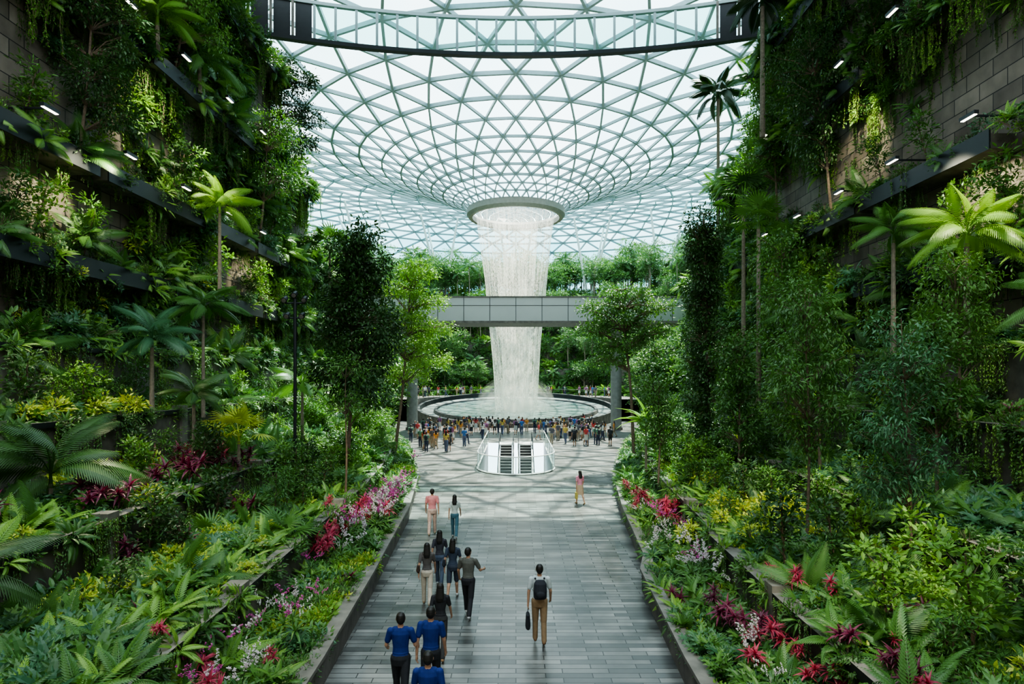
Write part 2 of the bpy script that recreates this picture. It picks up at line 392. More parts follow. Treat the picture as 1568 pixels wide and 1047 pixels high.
def wn(x,y,z,s): return noise.noise(Vector((x*s,y*s,z*s)))
def pick(table):
    r=random.random()*sum(t[1] for t in table)
    for t in table:
        r-=t[1]
        if r<=0: return t
    return table[-1]
wall_tab=[('p_shrub_dark',16,.8),('p_shrub_mid',20,.8),('p_shrub_fine',17,.8),('p_shrub_fresh',10,.75),('p_shrub_yellow',1.5,.7),('p_shrub_blue',9,.85),('p_vine',22,1.0),('p_vine_fresh',12,1.0),('p_fern',6,.9),('p_fern_dark',9,.9),('p_philo',8,.9),('p_philo_blue',6,.9),('p_birdnest',3,.8),('p_palmlet',3,1.2),('p_palmlet_fresh',1.5,1.2)]
for side in(-1,1):
    for i in range(14500):
        y=9+random.random()*50; z=6.5+random.random()*(ztop(y)-6.2)
        if WX/y>.93: continue
        zl=min([abs(z-q) for q in (6.9,10.4,14.3,20.4,26.7)])
        m=wn(side*3.1,y,z*1.3,.16)+.5*wn(side*7,y,z,.4)
        bare=-.02
        if side<0 and ((y<27 and 8.5<z<19) or (33<y<43 and 8<z<17)): bare=.4
        if side>0 and y<33 and 11<z<24: bare=.4
        if m<bare and zl>.45 and random.random()<(.965 if bare<.1 else .985): continue
        if bare>.1 and zl<=.45 and random.random()<.45: continue
        if random.random()<.3 and zl>1.5: continue
        t=pick(wall_tab)
        off=.12 if t[0].startswith('p_vine') else .2
        if zl<.8: off+=random.random()*.9
        s=t[2]*(.5+1.0*random.random()**1.5)
        if bare>.1: s*=.75
        tilt=(0,0) if t[0].startswith('p_vine') else (-side*(.5+.4*random.random()),random.uniform(-.3,.1))
        spin=pi/2+random.uniform(-.3,.3) if t[0].startswith('p_vine') else None
        place(t[0],(side*(WX-off),y,z),s,tilt,spin)
    for i in range(260):
        y=34+random.random()*26; x=side*(WX+random.random()*5)
        place(random.choice(['p_shrub_mid','p_palmlet','p_fern','p_sap_mid','p_shrub_dark']),(x,y,ztop(y)+.1),1.2+random.random())
    for (ye,za,zb) in [(35,27,36),(43,21,27),(50,14.5,21),(60,3,14.5)]:
        for i in range(60):
            place(random.choice(['p_shrub_mid','p_vine_fresh','p_vine','p_shrub_fine','p_shrub_fresh']),(side*(WX+random.random()*3),ye+.2,random.uniform(za,zb)),1.0,(0,.3),0)
    for i in range(60):
        zl=random.choice((10.3,14.2,20.3,26.6)); y=12+random.random()*40
        if zl>ztop(y)-1 or WX/y>.93: continue
        place(random.choice(['p_sap_dark','p_sap_mid','p_sap_fresh','p_sap_mid','p_palmlet']),(side*(WX-.6),y,zl),.8+.8*random.random(),(-side*.25,0))
terr_tab=[('p_shrub_dark',13,.75),('p_shrub_mid',18,.75),('p_shrub_fine',13,.75),('p_shrub_fresh',11,.65),('p_shrub_yellow',3,.55),('p_shrub_blue',10,.75),('p_fern',14,.74),('p_fern_dark',18,.78),('p_philo',14,.75),('p_philo_blue',10,.75),('p_birdnest',4,.6),('p_cordy_mar',3,.5),('p_cordy_red',1.6,.4),('p_fan',2,.9),('p_palmlet',4,.9),('p_palmlet_fresh',3,.8),('p_orchid_white',1.8,.6)]
for side in(-1,1):
    for i in range(9800):
        y=5.5+random.random()**1.25*54; k=random.choice([0,0,1,1,1,1,2,2,2,3,3,4])
        x0=abs(tx(side,k,y))+.25; x1=abs(tx(side,k+1,y)); x=x0+random.random()*(x1-x0)
        if x/y>.93: continue
        g=wn(x*side,y,k*3.,.35); g2=wn(x*side+31,y,k*5.,.5)
        t=pick(terr_tab)
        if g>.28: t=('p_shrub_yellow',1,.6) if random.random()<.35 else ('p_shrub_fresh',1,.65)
        elif g<-.28: t=random.choice([('p_philo',1,.72),('p_philo_blue',1,.72)])
        elif g2>.25: t=random.choice([('p_fern',1,.75),('p_fern_dark',1,.8)])
        elif g2<-.3: t=('p_shrub_fine',1,.75)
        s=t[2]*(.45+.85*random.random())*(.8 if k==0 else 1.0+.08*k)
        if y>30: s*=1.2
        if k==0 and t[0] in('p_palmlet','p_palmlet_fresh','p_fan'): s*=.7
        if x-x0<.4: s=min(s,.58)
        place(t[0],(side*x,y,ZT[k]-.1),s,(-side*random.uniform(0,.4),random.uniform(-.25,.05)))
    for i in range(230):
        y=9+random.random()**1.1*48; k=random.choice([1,1,1,2,2,2,3,3,4])
        x0=abs(tx(side,k,y))+.6; x1=abs(tx(side,k+1,y))-.2; x=x0+random.random()*(x1-x0)
        if x/y>.9: continue
        if side<0 and y<18 and k<3 and random.random()<.8: continue
        place(random.choice(['p_sap_dark','p_sap_mid','p_sap_mid','p_sap_fresh','p_palmlet','p_sap_dark']),(side*x,y,ZT[k]-.1),.5+.6*random.random(),(-side*.08,0))
    for k in (1,2,3,4):
        for i in range(150):
            y=6+random.random()*50; x=tx(side,k,y)
            if abs(x)/y>.93: continue
            q=random.choice(['p_fern','p_fern_dark','p_shrub_fine','p_shrub_mid','p_vine','p_vine_fresh','p_vine','p_shrub_dark'])
            h=ZT[k]-ZT[k-1]
            if q.startswith('p_vine'): place(q,(x-side*.14,y,ZT[k]+.18),min(.75,h/2.5),(0,0),pi/2)
            else: place(q,(x,y,ZT[k]),.35+.28*random.random(),(-side*.8,0))
def cluster(pr,cx,cy,sx,sy,n,s,dz=.25,side=None):
    for i in range(n):
        x=cx+random.gauss(0,sx); y=cy+random.gauss(0,sy); sd=-1 if cx<0 else 1
        e=[abs(tx(sd,k,y)) for k in range(6)]; ax=max(abs(x),e[0]+.3)
        k=max([q for q in range(5) if e[q]<=ax]); x=sd*ax
        place(pr,(x,y,ZT[k]-.05+dz),s*(.7+.6*random.random()),(-sd*random.uniform(0,.3),random.uniform(-.3,0)))
cluster('p_cordy_mar',-11,20,1.0,2.2,26,.7,.35); cluster('p_cordy_mar',-9.9,15,.7,1.4,13,.6,.35); cluster('p_cordy_red',-12.,23,.6,1.3,6,.55,.35)
cluster('p_cordy_red',-5.1,10.3,.35,.9,8,.36,.35); cluster('p_orchid_white',-5.0,11.5,.4,1.5,10,.6,.35); cluster('p_orchid_mag',-5.2,13.5,.4,1.5,12,.6,.4)
cluster('p_cordy_red',-5.6,22.5,.4,2.4,20,.5,.45); cluster('p_orchid_mag',-5.3,24.5,.4,3,30,.85,.55); cluster('p_orchid_white',-5.1,22,.4,3,22,.8,.45)
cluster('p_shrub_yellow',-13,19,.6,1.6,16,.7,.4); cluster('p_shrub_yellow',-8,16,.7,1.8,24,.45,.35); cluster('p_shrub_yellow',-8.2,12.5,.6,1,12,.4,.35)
cluster('p_cordy_red',5.5,24.5,.4,2,12,.5,.45); cluster('p_orchid_white',4.9,18.6,.4,1.6,18,.65,.4); cluster('p_orchid_mag',5.3,21,.4,2.5,8,.7,.45)
cluster('p_cordy_red',4.9,11.3,.35,.6,6,.42,.4); cluster('p_cordy_red',6.2,12.8,.4,.8,4,.36,.35); cluster('p_cordy_red',6.2,9.2,.5,.6,3,.32,.35); cluster('p_cordy_mar',5.5,9,.6,.7,8,.36,.3); cluster('p_cordy_mar',4.9,13.2,.5,.9,7,.42,.35); cluster('p_cordy_mar',6.8,11,.6,.9,5,.38,.35)
cluster('p_shrub_yellow',7.6,19,.9,1.8,26,.6,.6); cluster('p_shrub_yellow',8,11.5,.5,1,9,.45,.4); cluster('p_shrub_yellow',8.4,16,.5,1,14,.5,.5)  # spotlit foliage: the lamp glow is carried by the yellow leaf colour
cluster('p_orchid_white',4.4,11.5,.2,.6,5,.5,.35)
cluster('p_fern_dark',-6.5,8.6,1.0,1.2,24,.95,.1); cluster('p_fern',-5.6,10,.9,1.2,14,.8,.1); cluster('p_fern_dark',6.2,9.0,1.0,1.2,16,.85,.1)

# ------------------------------------------------------------------ floor
def floor_mat():
    m,nt,out=mat('grey_stone_paving'); tc=N(nt,'ShaderNodeTexCoord')
    br=N(nt,'ShaderNodeTexBrick'); nt.links.new(tc.outputs['Object'],br.inputs['Vector'])
    br.inputs['Scale'].default_value=1; br.inputs['Brick Width'].default_value=.95; br.inputs['Row Height'].default_value=.2; br.inputs['Mortar Size'].default_value=.011
    br.inputs['Color1'].default_value=(.068,.072,.07,1); br.inputs['Color2'].default_value=(.25,.25,.235,1); br.inputs['Mortar'].default_value=(.02,.02,.02,1); br.offset=.37
    nz=N(nt,'ShaderNodeTexNoise'); nz.inputs['Scale'].default_value=.9; nz.inputs['Detail'].default_value=8; nt.links.new(tc.outputs['Object'],nz.inputs['Vector'])
    rr=N(nt,'ShaderNodeMapRange'); rr.inputs[1].default_value=.32; rr.inputs[2].default_value=.68; rr.inputs[3].default_value=.42; rr.inputs[4].default_value=1.3
    nt.links.new(nz.outputs['Fac'],rr.inputs[0])
    mx=N(nt,'ShaderNodeMix',data_type='RGBA',blend_type='MULTIPLY'); mx.inputs[0].default_value=1
    nt.links.new(br.outputs['Color'],mx.inputs[6]); nt.links.new(rr.outputs[0],mx.inputs[7])
    b=N(nt,'ShaderNodeBsdfPrincipled'); nt.links.new(mx.outputs[2],b.inputs['Base Color'])
    r2=N(nt,'ShaderNodeMapRange'); r2.inputs[3].default_value=.2; r2.inputs[4].default_value=.48; nt.links.new(nz.outputs['Fac'],r2.inputs[0]); nt.links.new(r2.outputs[0],b.inputs['Roughness'])
    bp=N(nt,'ShaderNodeBump'); bp.inputs['Strength'].default_value=.35; bp.inputs['Distance'].default_value=.012; bp.invert=True
    nt.links.new(br.outputs['Fac'],bp.inputs['Height']); nt.links.new(bp.outputs[0],b.inputs['Normal'])
    nt.links.new(b.outputs[0],out.inputs[0]); return m
FLOOR=floor_mat()
HW=2.55; YN=41.2; YF=57.0
arc=[(HW*math.sin(a)*-1, YN-3.2*math.cos(a)) for a in np.linspace(-pi/2,pi/2,17)]
mb=MB()
X=120
mb.add([(-X,-8,0),(X,-8,0),(X,YN-3.2,0),(-X,YN-3.2,0)],[(0,1,2,3)])
mb.add([(-X,YF,0),(X,YF,0),(X,200,0),(-X,200,0)],[(0,1,2,3)])
mb.add([(-X,YN,0),(-HW,YN,0),(-HW,YF,0),(-X,YF,0)],[(0,1,2,3)])
mb.add([(HW,YN,0),(X,YN,0),(X,YF,0),(HW,YF,0)],[(0,1,2,3)])
h=len(arc)//2
right=arc[:h+1]; left=arc[h:]
mb.add([(X,YN-3.2,0),(X,YN,0)]+[(p[0],p[1],0) for p in right],[tuple(range(2+len(right)))])
mb.add([(-X,YN,0),(-X,YN-3.2,0)]+[(p[0],p[1],0) for p in left],[tuple(range(2+len(left)))])
mb.obj('floor',[FLOOR])
def glassmat(name,col,fac,rough=.05):
    m,nt,out=mat(name); t=N(nt,'ShaderNodeBsdfTransparent'); t.inputs[0].default_value=(*col,1)
    g=N(nt,'ShaderNodeBsdfPrincipled'); g.inputs['Base Color'].default_value=(.7,.85,.82,1); g.inputs['Roughness'].default_value=rough
    s=N(nt,'ShaderNodeMixShader'); s.inputs[0].default_value=fac
    nt.links.new(t.outputs[0],s.inputs[1]); nt.links.new(g.outputs[0],s.inputs[2]); nt.links.new(s.outputs[0],out.inputs[0]); return m
GLASS=glassmat('balustrade_glass',(.8,.92,.9),.12)
esc=empty('escalator_well',(0,0,0))
path=[(HW,YF)]+arc+[(-HW,YF)]
mb=MB()
for (a,b) in zip(path[:-1],path[1:]):
    mb.add([(a[0],a[1],-5),(b[0],b[1],-5),(b[0],b[1],0.02),(a[0],a[1],0.02)],[(0,1,2,3)],0)
mb.add([(p[0],p[1],-5) for p in path],[tuple(range(len(path)))],0)
mb.obj('well_lining',[pbr('well_lining_paint',(.22,.23,.22),.5)],parent=esc)
mb=MB(); 
for (a,b) in zip(path[:-1],path[1:]):
    mb.add([(a[0],a[1],.05),(b[0],b[1],.05),(b[0],b[1],1.1),(a[0],a[1],1.1)],[(0,1,2,3)],0)
mb.obj('glass_balustrade',[GLASS],parent=esc)
mb=MB()
mb.tube([(p[0],p[1],1.12) for p in path],.035,6)
mb.tube([(p[0],p[1],.06) for p in path],.06,4)
for p in path[1:-1:2]+[(-HW,y) for y in (44,47,50,53,57)]+[(HW,y) for y in (44,47,50,53,57)]:
    mb.tube([(p[0],p[1],0),(p[0],p[1],1.12)],.022,5)
mb.obj('handrail',[WHITE],parent=esc)
for sx in(-1,1):
    mb=MB(); cx=sx*.85; y0=55.5; y1=45.0; 
    nst=26
    for i in range(nst):
        ya=y0-(y0-y1)*i/nst; yb=y0-(y0-y1)*(i+1)/nst; z=-.0-5*(i)/nst
        mb.box(cx-.5,cx+.5,yb,ya,z-.4,z,1)
        mb.box(cx-.5,cx+.5,yb-.01,yb+.03,z-.02,z+.012,2)
    for q in(-.62,.62):
        mb.tube([(cx+q,57.5,.1),(cx+q,57.6,.8),(cx+q,57.2,.98),(cx+q,55.7,.95),(cx+q,50,-1.6),(cx+q,45,-4)],.05,6,3)
        V=[(cx+q,57.4,.05),(cx+q,55.7,0),(cx+q,45,-5),(cx+q,45,-4),(cx+q,55.7,.9),(cx+q,57.3,.9)]
        mb.add(V,[(0,1,4,5),(1,2,3,4)],0)
        mb.struts([(cx+q,56.5,-.05)],[(cx+q,45,-5.2)],.16,.35,2)
    mb.box(cx-.7,cx+.7,55.5,58,-.02,.02,2)
    mb.obj('escalator_run',[GLASS,pbr('escalator_step',(.05,.05,.05),.5),pbr('escalator_trim',(.55,.56,.55),.4),DARK],parent=esc)

# ------------------------------------------------------------------ dome
CX,CY=0,88
PR=[6.5,9,12,16,20,25,30,36,43,50,58,66,74,82,90,98]
PZ=[29.4,30.9,32.3,34.0,35.4,36.9,38,39,39.6,39.5,38.6,36.8,33.8,29.5,24,17]
cf=np.polyfit(np.log(PR),PZ,6)
def dz(r): return float(np.polyval(cf,math.log(r)))
Nn=34; rings=[6.6]
while rings[-1]<97: rings.append(rings[-1]*(1+.866*2*pi/Nn*1.0))
def dp(i,j):
    a=2*pi*(j+.5*(i%2))/Nn; r=rings[i]; return np.array([CX+r*math.cos(a),CY+r*math.sin(a),dz(r)])
A=[];B=[];tri=[]
for i in range(len(rings)):
    for j in range(Nn):
        p=dp(i,j); q=dp(i,j+1)
        ok=lambda *ps: all(t[1]>42 for t in ps)
        if ok(p,q): A.append(p);B.append(q)
        if i+1<len(rings):
            if i%2==0: u=dp(i+1,j-1); v=dp(i+1,j)
            else: u=dp(i+1,j); v=dp(i+1,j+1)
            if ok(p,u): A.append(p);B.append(u)
            if ok(p,v): A.append(p);B.append(v)
            if ok(p,u,v): tri.append((p,u,v))
            w=(p,q,v)
            if ok(*w): tri.append(w)
def rr_(p): return math.hypot(p[0]-CX,p[1]-CY)
def lift(p):
    return np.array([p[0],p[1],dz(max(6.6,min(rr_(p),97)))])
A2=[];B2=[];tri2=[]
seen=set()
for t in tri:
    if min(rr_(p) for p in t)>36:
        m_=[lift((t[i]+t[(i+1)%3])/2) for i in range(3)]
        for a,b in ((m_[0],m_[1]),(m_[1],m_[2]),(m_[2],m_[0])): A2.append(a);B2.append(b)
        for i in range(3):
            for a,b in ((t[i],m_[i]),(m_[i],t[(i+1)%3])):
                kk=tuple(np.round(np.concatenate([a+b]),1))
                if kk in seen: continue
                seen.add(kk); A2.append(a);B2.append(b)
        tri2+=[(t[0],m_[0],m_[2]),(m_[0],t[1],m_[1]),(m_[2],m_[1],t[2]),(m_[0],m_[1],m_[2])]
    else: tri2.append(t)
for a,b in zip(A,B):
    if min(rr_(a),rr_(b))<=37.5: A2.append(a);B2.append(b)
A=np.array(A2);B=np.array(B2);tri=tri2; rm=np.hypot(A[:,0],A[:,1]-CY)
mb=MB()
for lo,hi,w,hh in [(0,10,.13,.2),(10,20,.20,.3),(20,38,.27,.42),(38,120,.20,.34)]:
    s=(rm>=lo)&(rm<hi); mb.struts(A[s],B[s],w,hh)
mb.obj('dome_steel_gridshell',[STEEL])
m,nt,out=mat('dome_glass'); at=N(nt,'ShaderNodeAttribute'); at.attribute_name='var'
mx=N(nt,'ShaderNodeMix',data_type='RGBA'); mx.inputs[6].default_value=(.30,.58,.62,1); mx.inputs[7].default_value=(.92,1,1,1); nt.links.new(at.outputs['Fac'],mx.inputs[0])
t=N(nt,'ShaderNodeBsdfTransparent'); nt.links.new(mx.outputs[2],t.inputs[0]); g=N(nt,'ShaderNodeBsdfGlossy'); g.inputs['Roughness'].default_value=.1
s=N(nt,'ShaderNodeMixShader'); s.inputs[0].default_value=.05; nt.links.new(t.outputs[0],s.inputs[1]); nt.links.new(g.outputs[0],s.inputs[2]); nt.links.new(s.outputs[0],out.inputs[0])
DG=m
mb=MB(); T=np.array(tri); n=len(T); rr=np.hypot(T[:,0,0],T[:,0,1]-CY)
var=np.clip(1.22-rr/60+rng.normal(0,.11,n),0,1)
mb.add(T.reshape(-1,3)+[0,0,.15],[np.arange(n*3).reshape(-1,3)],0,var)
mb.obj('dome_glass_panels',[DG])
mb=MB(); RIM=pbr('oculus_rim',(.22,.22,.19),.5,.2,.1)
aa=np.linspace(0,2*pi,73)
prof=[(6.9,29.7),(6.95,28.9),(6.6,28.5),(6.15,28.55),(6.1,29.2),(6.4,29.6)]
V=[];F=[]
for a in aa[:-1]:
    for r,z in prof: V.append((CX+r*math.cos(a),CY+r*math.sin(a),z))
k=len(prof)
for i in range(72):
    for j in range(k): F.append((i*k+j,i*k+(j+1)%k,((i+1)%72)*k+(j+1)%k,((i+1)%72)*k+j))
mb.add(V,F)
mb.obj('oculus_ring_beam',[RIM],smooth=False)
RC,RY=61.0,-11.0
def cp(a,dr=0): return np.array([(RC+dr)*math.sin(a),RY+(RC+dr)*math.cos(a)])
cl=empty('clerestory_ring_truss',(0,50,32))
def C(o): o.parent=cl; o.matrix_parent_inverse=Matrix.Translation((0,-50,-32)); return o
an=np.linspace(-.62,.62,49)
def arcbox(mb,a0,a1,dr0,dr1,z0,z1,m=0,steps=1):
    for s in range(steps):
        b0=a0+(a1-a0)*s/steps; b1=a0+(a1-a0)*(s+1)/steps
        p=[cp(b0,dr0),cp(b1,dr0),cp(b1,dr1),cp(b0,dr1)]
        mb.extrude_poly([tuple(q) for q in p],z0,z1,m)
mb=MB(); arcbox(mb,-.62,.62,-.25,.25,31.8,32.1,0,64); arcbox(mb,-.62,.62,-.15,.15,34.8,35.05,1,64)
for i,a in enumerate(an):
    p=cp(a); 
    if abs(p[0])<15.6: arcbox(mb,a-.0016,a+.0016,-.1,.1,32.1,35,1)
C(mb.obj('ring_beams',[DARK,STEEL]))
mb=MB(); mg=MB()
for a0,a1 in zip(an[:-1],an[1:]):
    p=cp((a0+a1)/2)
    if abs(p[0])<15.4: 
        q=[cp(a0),cp(a1)]; mg.add([(*q[0],32.1),(*q[1],32.1),(*q[1],35),(*q[0],35)],[(0,1,2,3)])
    else:
        mb.extrude_poly([tuple(cp(a0+.003,-.05)),tuple(cp(a1-.003,-.05)),tuple(cp(a1-.003,.05)),tuple(cp(a0+.003,.05))],32.1,34.9,0)
        arcbox(mb,a0-.0015,a0+.0015,-.2,.1,32.1,35,1)
C(mb.obj('louvre_panels',[DARK,GREY])); C(mg.obj('clerestory_glass',[glassmat('clerestory_tint',(.6,.85,.82),.08)]))
SUNBLOCK=pbr('ceiling_grey',(.2,.21,.21),.7)
mb=MB(); mb.box(-50,50,18,44,36.2,37)  # unseen slab added to keep sun off the near floor, open behind for fill
for x in range(-48,50,6): mb.box(x-.15,x+.15,-8,18,36.2,37)
for y in range(-8,18,5): mb.box(-50,50,y-.1,y+.1,36.3,36.8)
mb.obj('ceiling',[SUNBLOCK])
mb=MB(); mb.box(-26,26,-8.4,-8,0,24);  # unseen wall added behind the camera to cut frontal fill light
for z in range(4,24,5): mb.box(-17,17,-8,-7.4,z,z+1.0,1)
mb.obj('wall_back',[pbr('back_wall_render',(.3,.28,.25),.8),COPING])

# ------------------------------------------------------------------ bridge
br=MB(); br.box(-42,42,69,74,12.3,14.95,0); br.box(-42,42,68.9,69.0,14.9,15.05,1); br.box(-42,42,68.8,74.2,12.05,12.3,1)
for i in range(-14,15): br.box(i*2.9-.03,i*2.9+.03,68.97,69.0,12.3,14.9,2)
br.box(-42,42,68.96,69,14.0,14.04,2)
br.obj('skytrain_bridge',[PANEL,GREY,DARK])
for x in(-11.9,11.5):
    aa=np.linspace(0,2*pi,25)[:-1]
    mb=MB(); mb.extrude_poly([(x+.62*math.cos(a),71.2+.62*math.sin(a)) for a in aa],0,12.04,0); mb.extrude_poly([(x+.75*math.cos(a),71.2+.75*math.sin(a)) for a in aa],0,.3,1); mb.extrude_poly([(x+.95*math.cos(a),71.2+.95*math.sin(a)) for a in aa],11.6,12.03,1)
    mb.obj('bridge_pillar',[pbr('pillar_concrete',(.22,.23,.22),.6),GREY])

# ------------------------------------------------------------------ pool + waterfall
mb=MB(); na=72; aa=np.linspace(0,2*pi,na,endpoint=False)
def ringpts(R,f): return [(CX+R*math.cos(a),CY+R*math.sin(a),f(CY+R*math.sin(a))) for a in aa]
zr=lambda y:.45+(y-74.4)*.112; zi=lambda y:.75+(y-77)*.083
loops=[ringpts(13.9,lambda y:-.1),ringpts(13.9,lambda y:zr(y)+.1),ringpts(13.5,lambda y:zr(y)+.1),ringpts(13.4,lambda y:zr(y)-.5),ringpts(11.6,lambda y:zi(y)-.3),ringpts(11.5,lambda y:zi(y)+.12),ringpts(11.1,lambda y:zi(y)+.12),ringpts(11.0,lambda y:zi(y)-.05)]
ms=[2,0,0,1,2,0,0]
V=[p for l in loops for p in l]
for k in range(len(loops)-1):
    mb.add(loops[k]+loops[k+1],[(j,(j+1)%na,na+(j+1)%na,na+j) for j in range(na)],ms[k])
m,nt,out=mat('misty_pool_water'); b=N(nt,'ShaderNodeBsdfPrincipled'); b.inputs['Roughness'].default_value=.12
tc=N(nt,'ShaderNodeTexCoord'); nz=N(nt,'ShaderNodeTexNoise'); nz.inputs['Scale'].default_value=.5; nz.inputs['Detail'].default_value=6; nt.links.new(tc.outputs['Object'],nz.inputs['Vector'])
r=N(nt,'ShaderNodeValToRGB'); r.color_ramp.elements[0].position=.3; r.color_ramp.elements[1].position=.7; r.color_ramp.elements[0].color=(.08,.14,.13,1); r.color_ramp.elements[1].color=(.25,.33,.31,1)
nt.links.new(nz.outputs['Fac'],r.inputs[0]); nt.links.new(r.outputs[0],b.inputs['Base Color']); bp=N(nt,'ShaderNodeBump'); bp.inputs['Strength'].default_value=.3; nt.links.new(nz.outputs['Fac'],bp.inputs['Height']); nt.links.new(bp.outputs[0],b.inputs['Normal']); nt.links.new(b.outputs[0],out.inputs[0])
mb.add(loops[-1]+[(CX,CY,zi(CY)-.05)],[(j,(j+1)%na,na) for j in range(na)],3)
mb.obj('waterfall_pool',[DARK,pbr('pool_ring_slope',(.07,.09,.085),.5),GREY,m])
def watermat(name,lo,hi,zs,am,mist=False):
    m,nt,out=mat(name); tc=N(nt,'ShaderNodeTexCoord'); sp=N(nt,'ShaderNodeSeparateXYZ'); nt.links.new(tc.outputs['Object'],sp.inputs[0])
    d=N(nt,'ShaderNodeBsdfDiffuse'); d.inputs[0].default_value=(.9,.88,.80,1); tl=N(nt,'ShaderNodeBsdfTranslucent'); tl.inputs[0].default_value=(.95,.92,.83,1)
    a=N(nt,'ShaderNodeMixShader'); a.inputs[0].default_value=.5; nt.links.new(d.outputs[0],a.inputs[1]); nt.links.new(tl.outputs[0],a.inputs[2])
    tp=N(nt,'ShaderNodeBsdfTransparent'); s=N(nt,'ShaderNodeMixShader')
    if mist:
        nz=N(nt,'ShaderNodeTexNoise'); nz.inputs['Scale'].default_value=.35; nz.inputs['Detail'].default_value=4; nt.links.new(tc.outputs['Object'],nz.inputs['Vector'])
        zf=N(nt,'ShaderNodeMapRange'); zf.inputs[1].default_value=0; zf.inputs[2].default_value=zs; zf.inputs[3].default_value=hi; zf.inputs[4].default_value=0; nt.links.new(sp.outputs[2],zf.inputs[0])
        lw=N(nt,'ShaderNodeLayerWeight'); lw.inputs[0].default_value=.5
        inv=N(nt,'ShaderNodeMath',operation='SUBTRACT'); inv.inputs[0].default_value=1; nt.links.new(lw.outputs['Facing'],inv.inputs[1])
        m1=N(nt,'ShaderNodeMath',operation='MULTIPLY'); nt.links.new(nz.outputs['Fac'],m1.inputs[0]); nt.links.new(inv.outputs[0],m1.inputs[1])
        mm=N(nt,'ShaderNodeMath',operation='MULTIPLY',use_clamp=True); nt.links.new(m1.outputs[0],mm.inputs[0]); nt.links.new(zf.outputs[0],mm.inputs[1])
    else:
        at=N(nt,'ShaderNodeMath',operation='ARCTAN2'); nt.links.new(sp.outputs[0],at.inputs[0]); nt.links.new(sp.outputs[1],at.inputs[1])
        def nzn(am,zs,det):
            m1=N(nt,'ShaderNodeMath',operation='MULTIPLY'); m1.inputs[1].default_value=am; nt.links.new(at.outputs[0],m1.inputs[0])
            m2=N(nt,'ShaderNodeMath',operation='MULTIPLY'); m2.inputs[1].default_value=zs; nt.links.new(sp.outputs[2],m2.inputs[0])
            cb=N(nt,'ShaderNodeCombineXYZ'); nt.links.new(m1.outputs[0],cb.inputs[0]); nt.links.new(m2.outputs[0],cb.inputs[1])
            nz=N(nt,'ShaderNodeTexNoise'); nz.inputs['Scale'].default_value=1; nz.inputs['Detail'].default_value=det; nz.inputs['Roughness'].default_value=.7; nt.links.new(cb.outputs[0],nz.inputs['Vector']); return nz
        a1=nzn(am,.15*zs,5); a2=nzn(am*3.5,3.2*zs,3)
        ad=N(nt,'ShaderNodeMath',operation='MULTIPLY_ADD'); ad.inputs[1].default_value=.5; nt.links.new(a2.outputs['Fac'],ad.inputs[0])
        m3=N(nt,'ShaderNodeMath',operation='MULTIPLY'); m3.inputs[1].default_value=.5; nt.links.new(a1.outputs['Fac'],m3.inputs[0]); nt.links.new(m3.outputs[0],ad.inputs[2])
        mr=N(nt,'ShaderNodeMapRange'); mr.inputs[1].default_value=.44; mr.inputs[2].default_value=.58; mr.inputs[3].default_value=lo; mr.inputs[4].default_value=hi; nt.links.new(ad.outputs[0],mr.inputs[0])
        zf=N(nt,'ShaderNodeMapRange'); zf.inputs[1].default_value=28; zf.inputs[2].default_value=7; zf.inputs[3].default_value=.7; zf.inputs[4].default_value=1.4; nt.links.new(sp.outputs[2],zf.inputs[0])
        mm=N(nt,'ShaderNodeMath',operation='MULTIPLY',use_clamp=True); nt.links.new(mr.outputs[0],mm.inputs[0]); nt.links.new(zf.outputs[0],mm.inputs[1])
    nt.links.new(mm.outputs[0],s.inputs[0]); nt.links.new(tp.outputs[0],s.inputs[1]); nt.links.new(a.outputs[0],s.inputs[2]); nt.links.new(s.outputs[0],out.inputs[0]); return m
wf=empty('indoor_waterfall',(CX,CY,0))
for nm,sc,lo,hi,zs,am in [('water_curtain',1.0,.0,.62,1,14),('inner_water_curtain',.6,.0,.45,1.4,9)]:
    mb=MB(); zz=np.linspace(29.2,1.5,40); na2=96; a2=np.linspace(0,2*pi,na2,endpoint=False); V=[]
    for z in zz:
        t=(29-z)/27.5; R=(2.95+2.5*(1-min(t,1.0))**1.5 if t>0 else 5.45)*sc
        for a in a2:
            rr2=R*(1+.03*math.sin(a*9+z*.2)+.02*math.sin(a*23)); V.append((rr2*math.cos(a),rr2*math.sin(a),z))
    F=[(i*na2+j,i*na2+(j+1)%na2,(i+1)*na2+(j+1)%na2,(i+1)*na2+j) for i in range(39) for j in range(na2)]
    mb.add(V,F); o=mb.obj(nm,[watermat(nm+'_mat',lo,hi,zs,am)],smooth=True); o.parent=wf
mb=MB(); V=[];zz=np.linspace(0,5,12)
for z in zz:
    R=5.8*math.sqrt(max(0,1-(z/5.3)**2))
    for j in range(48): a=2*pi*j/48; V.append((R*math.cos(a),R*math.sin(a),z))
mb.add(V,[(i*48+j,i*48+(j+1)%48,(i+1)*48+(j+1)%48,(i+1)*48+j) for i in range(11) for j in range(48)])
o=mb.obj('spray_mist',[watermat('spray_mist_mat',0,.8,5.0,1,True)],smooth=True); o.parent=wf; o.location=(0,0,1.4)

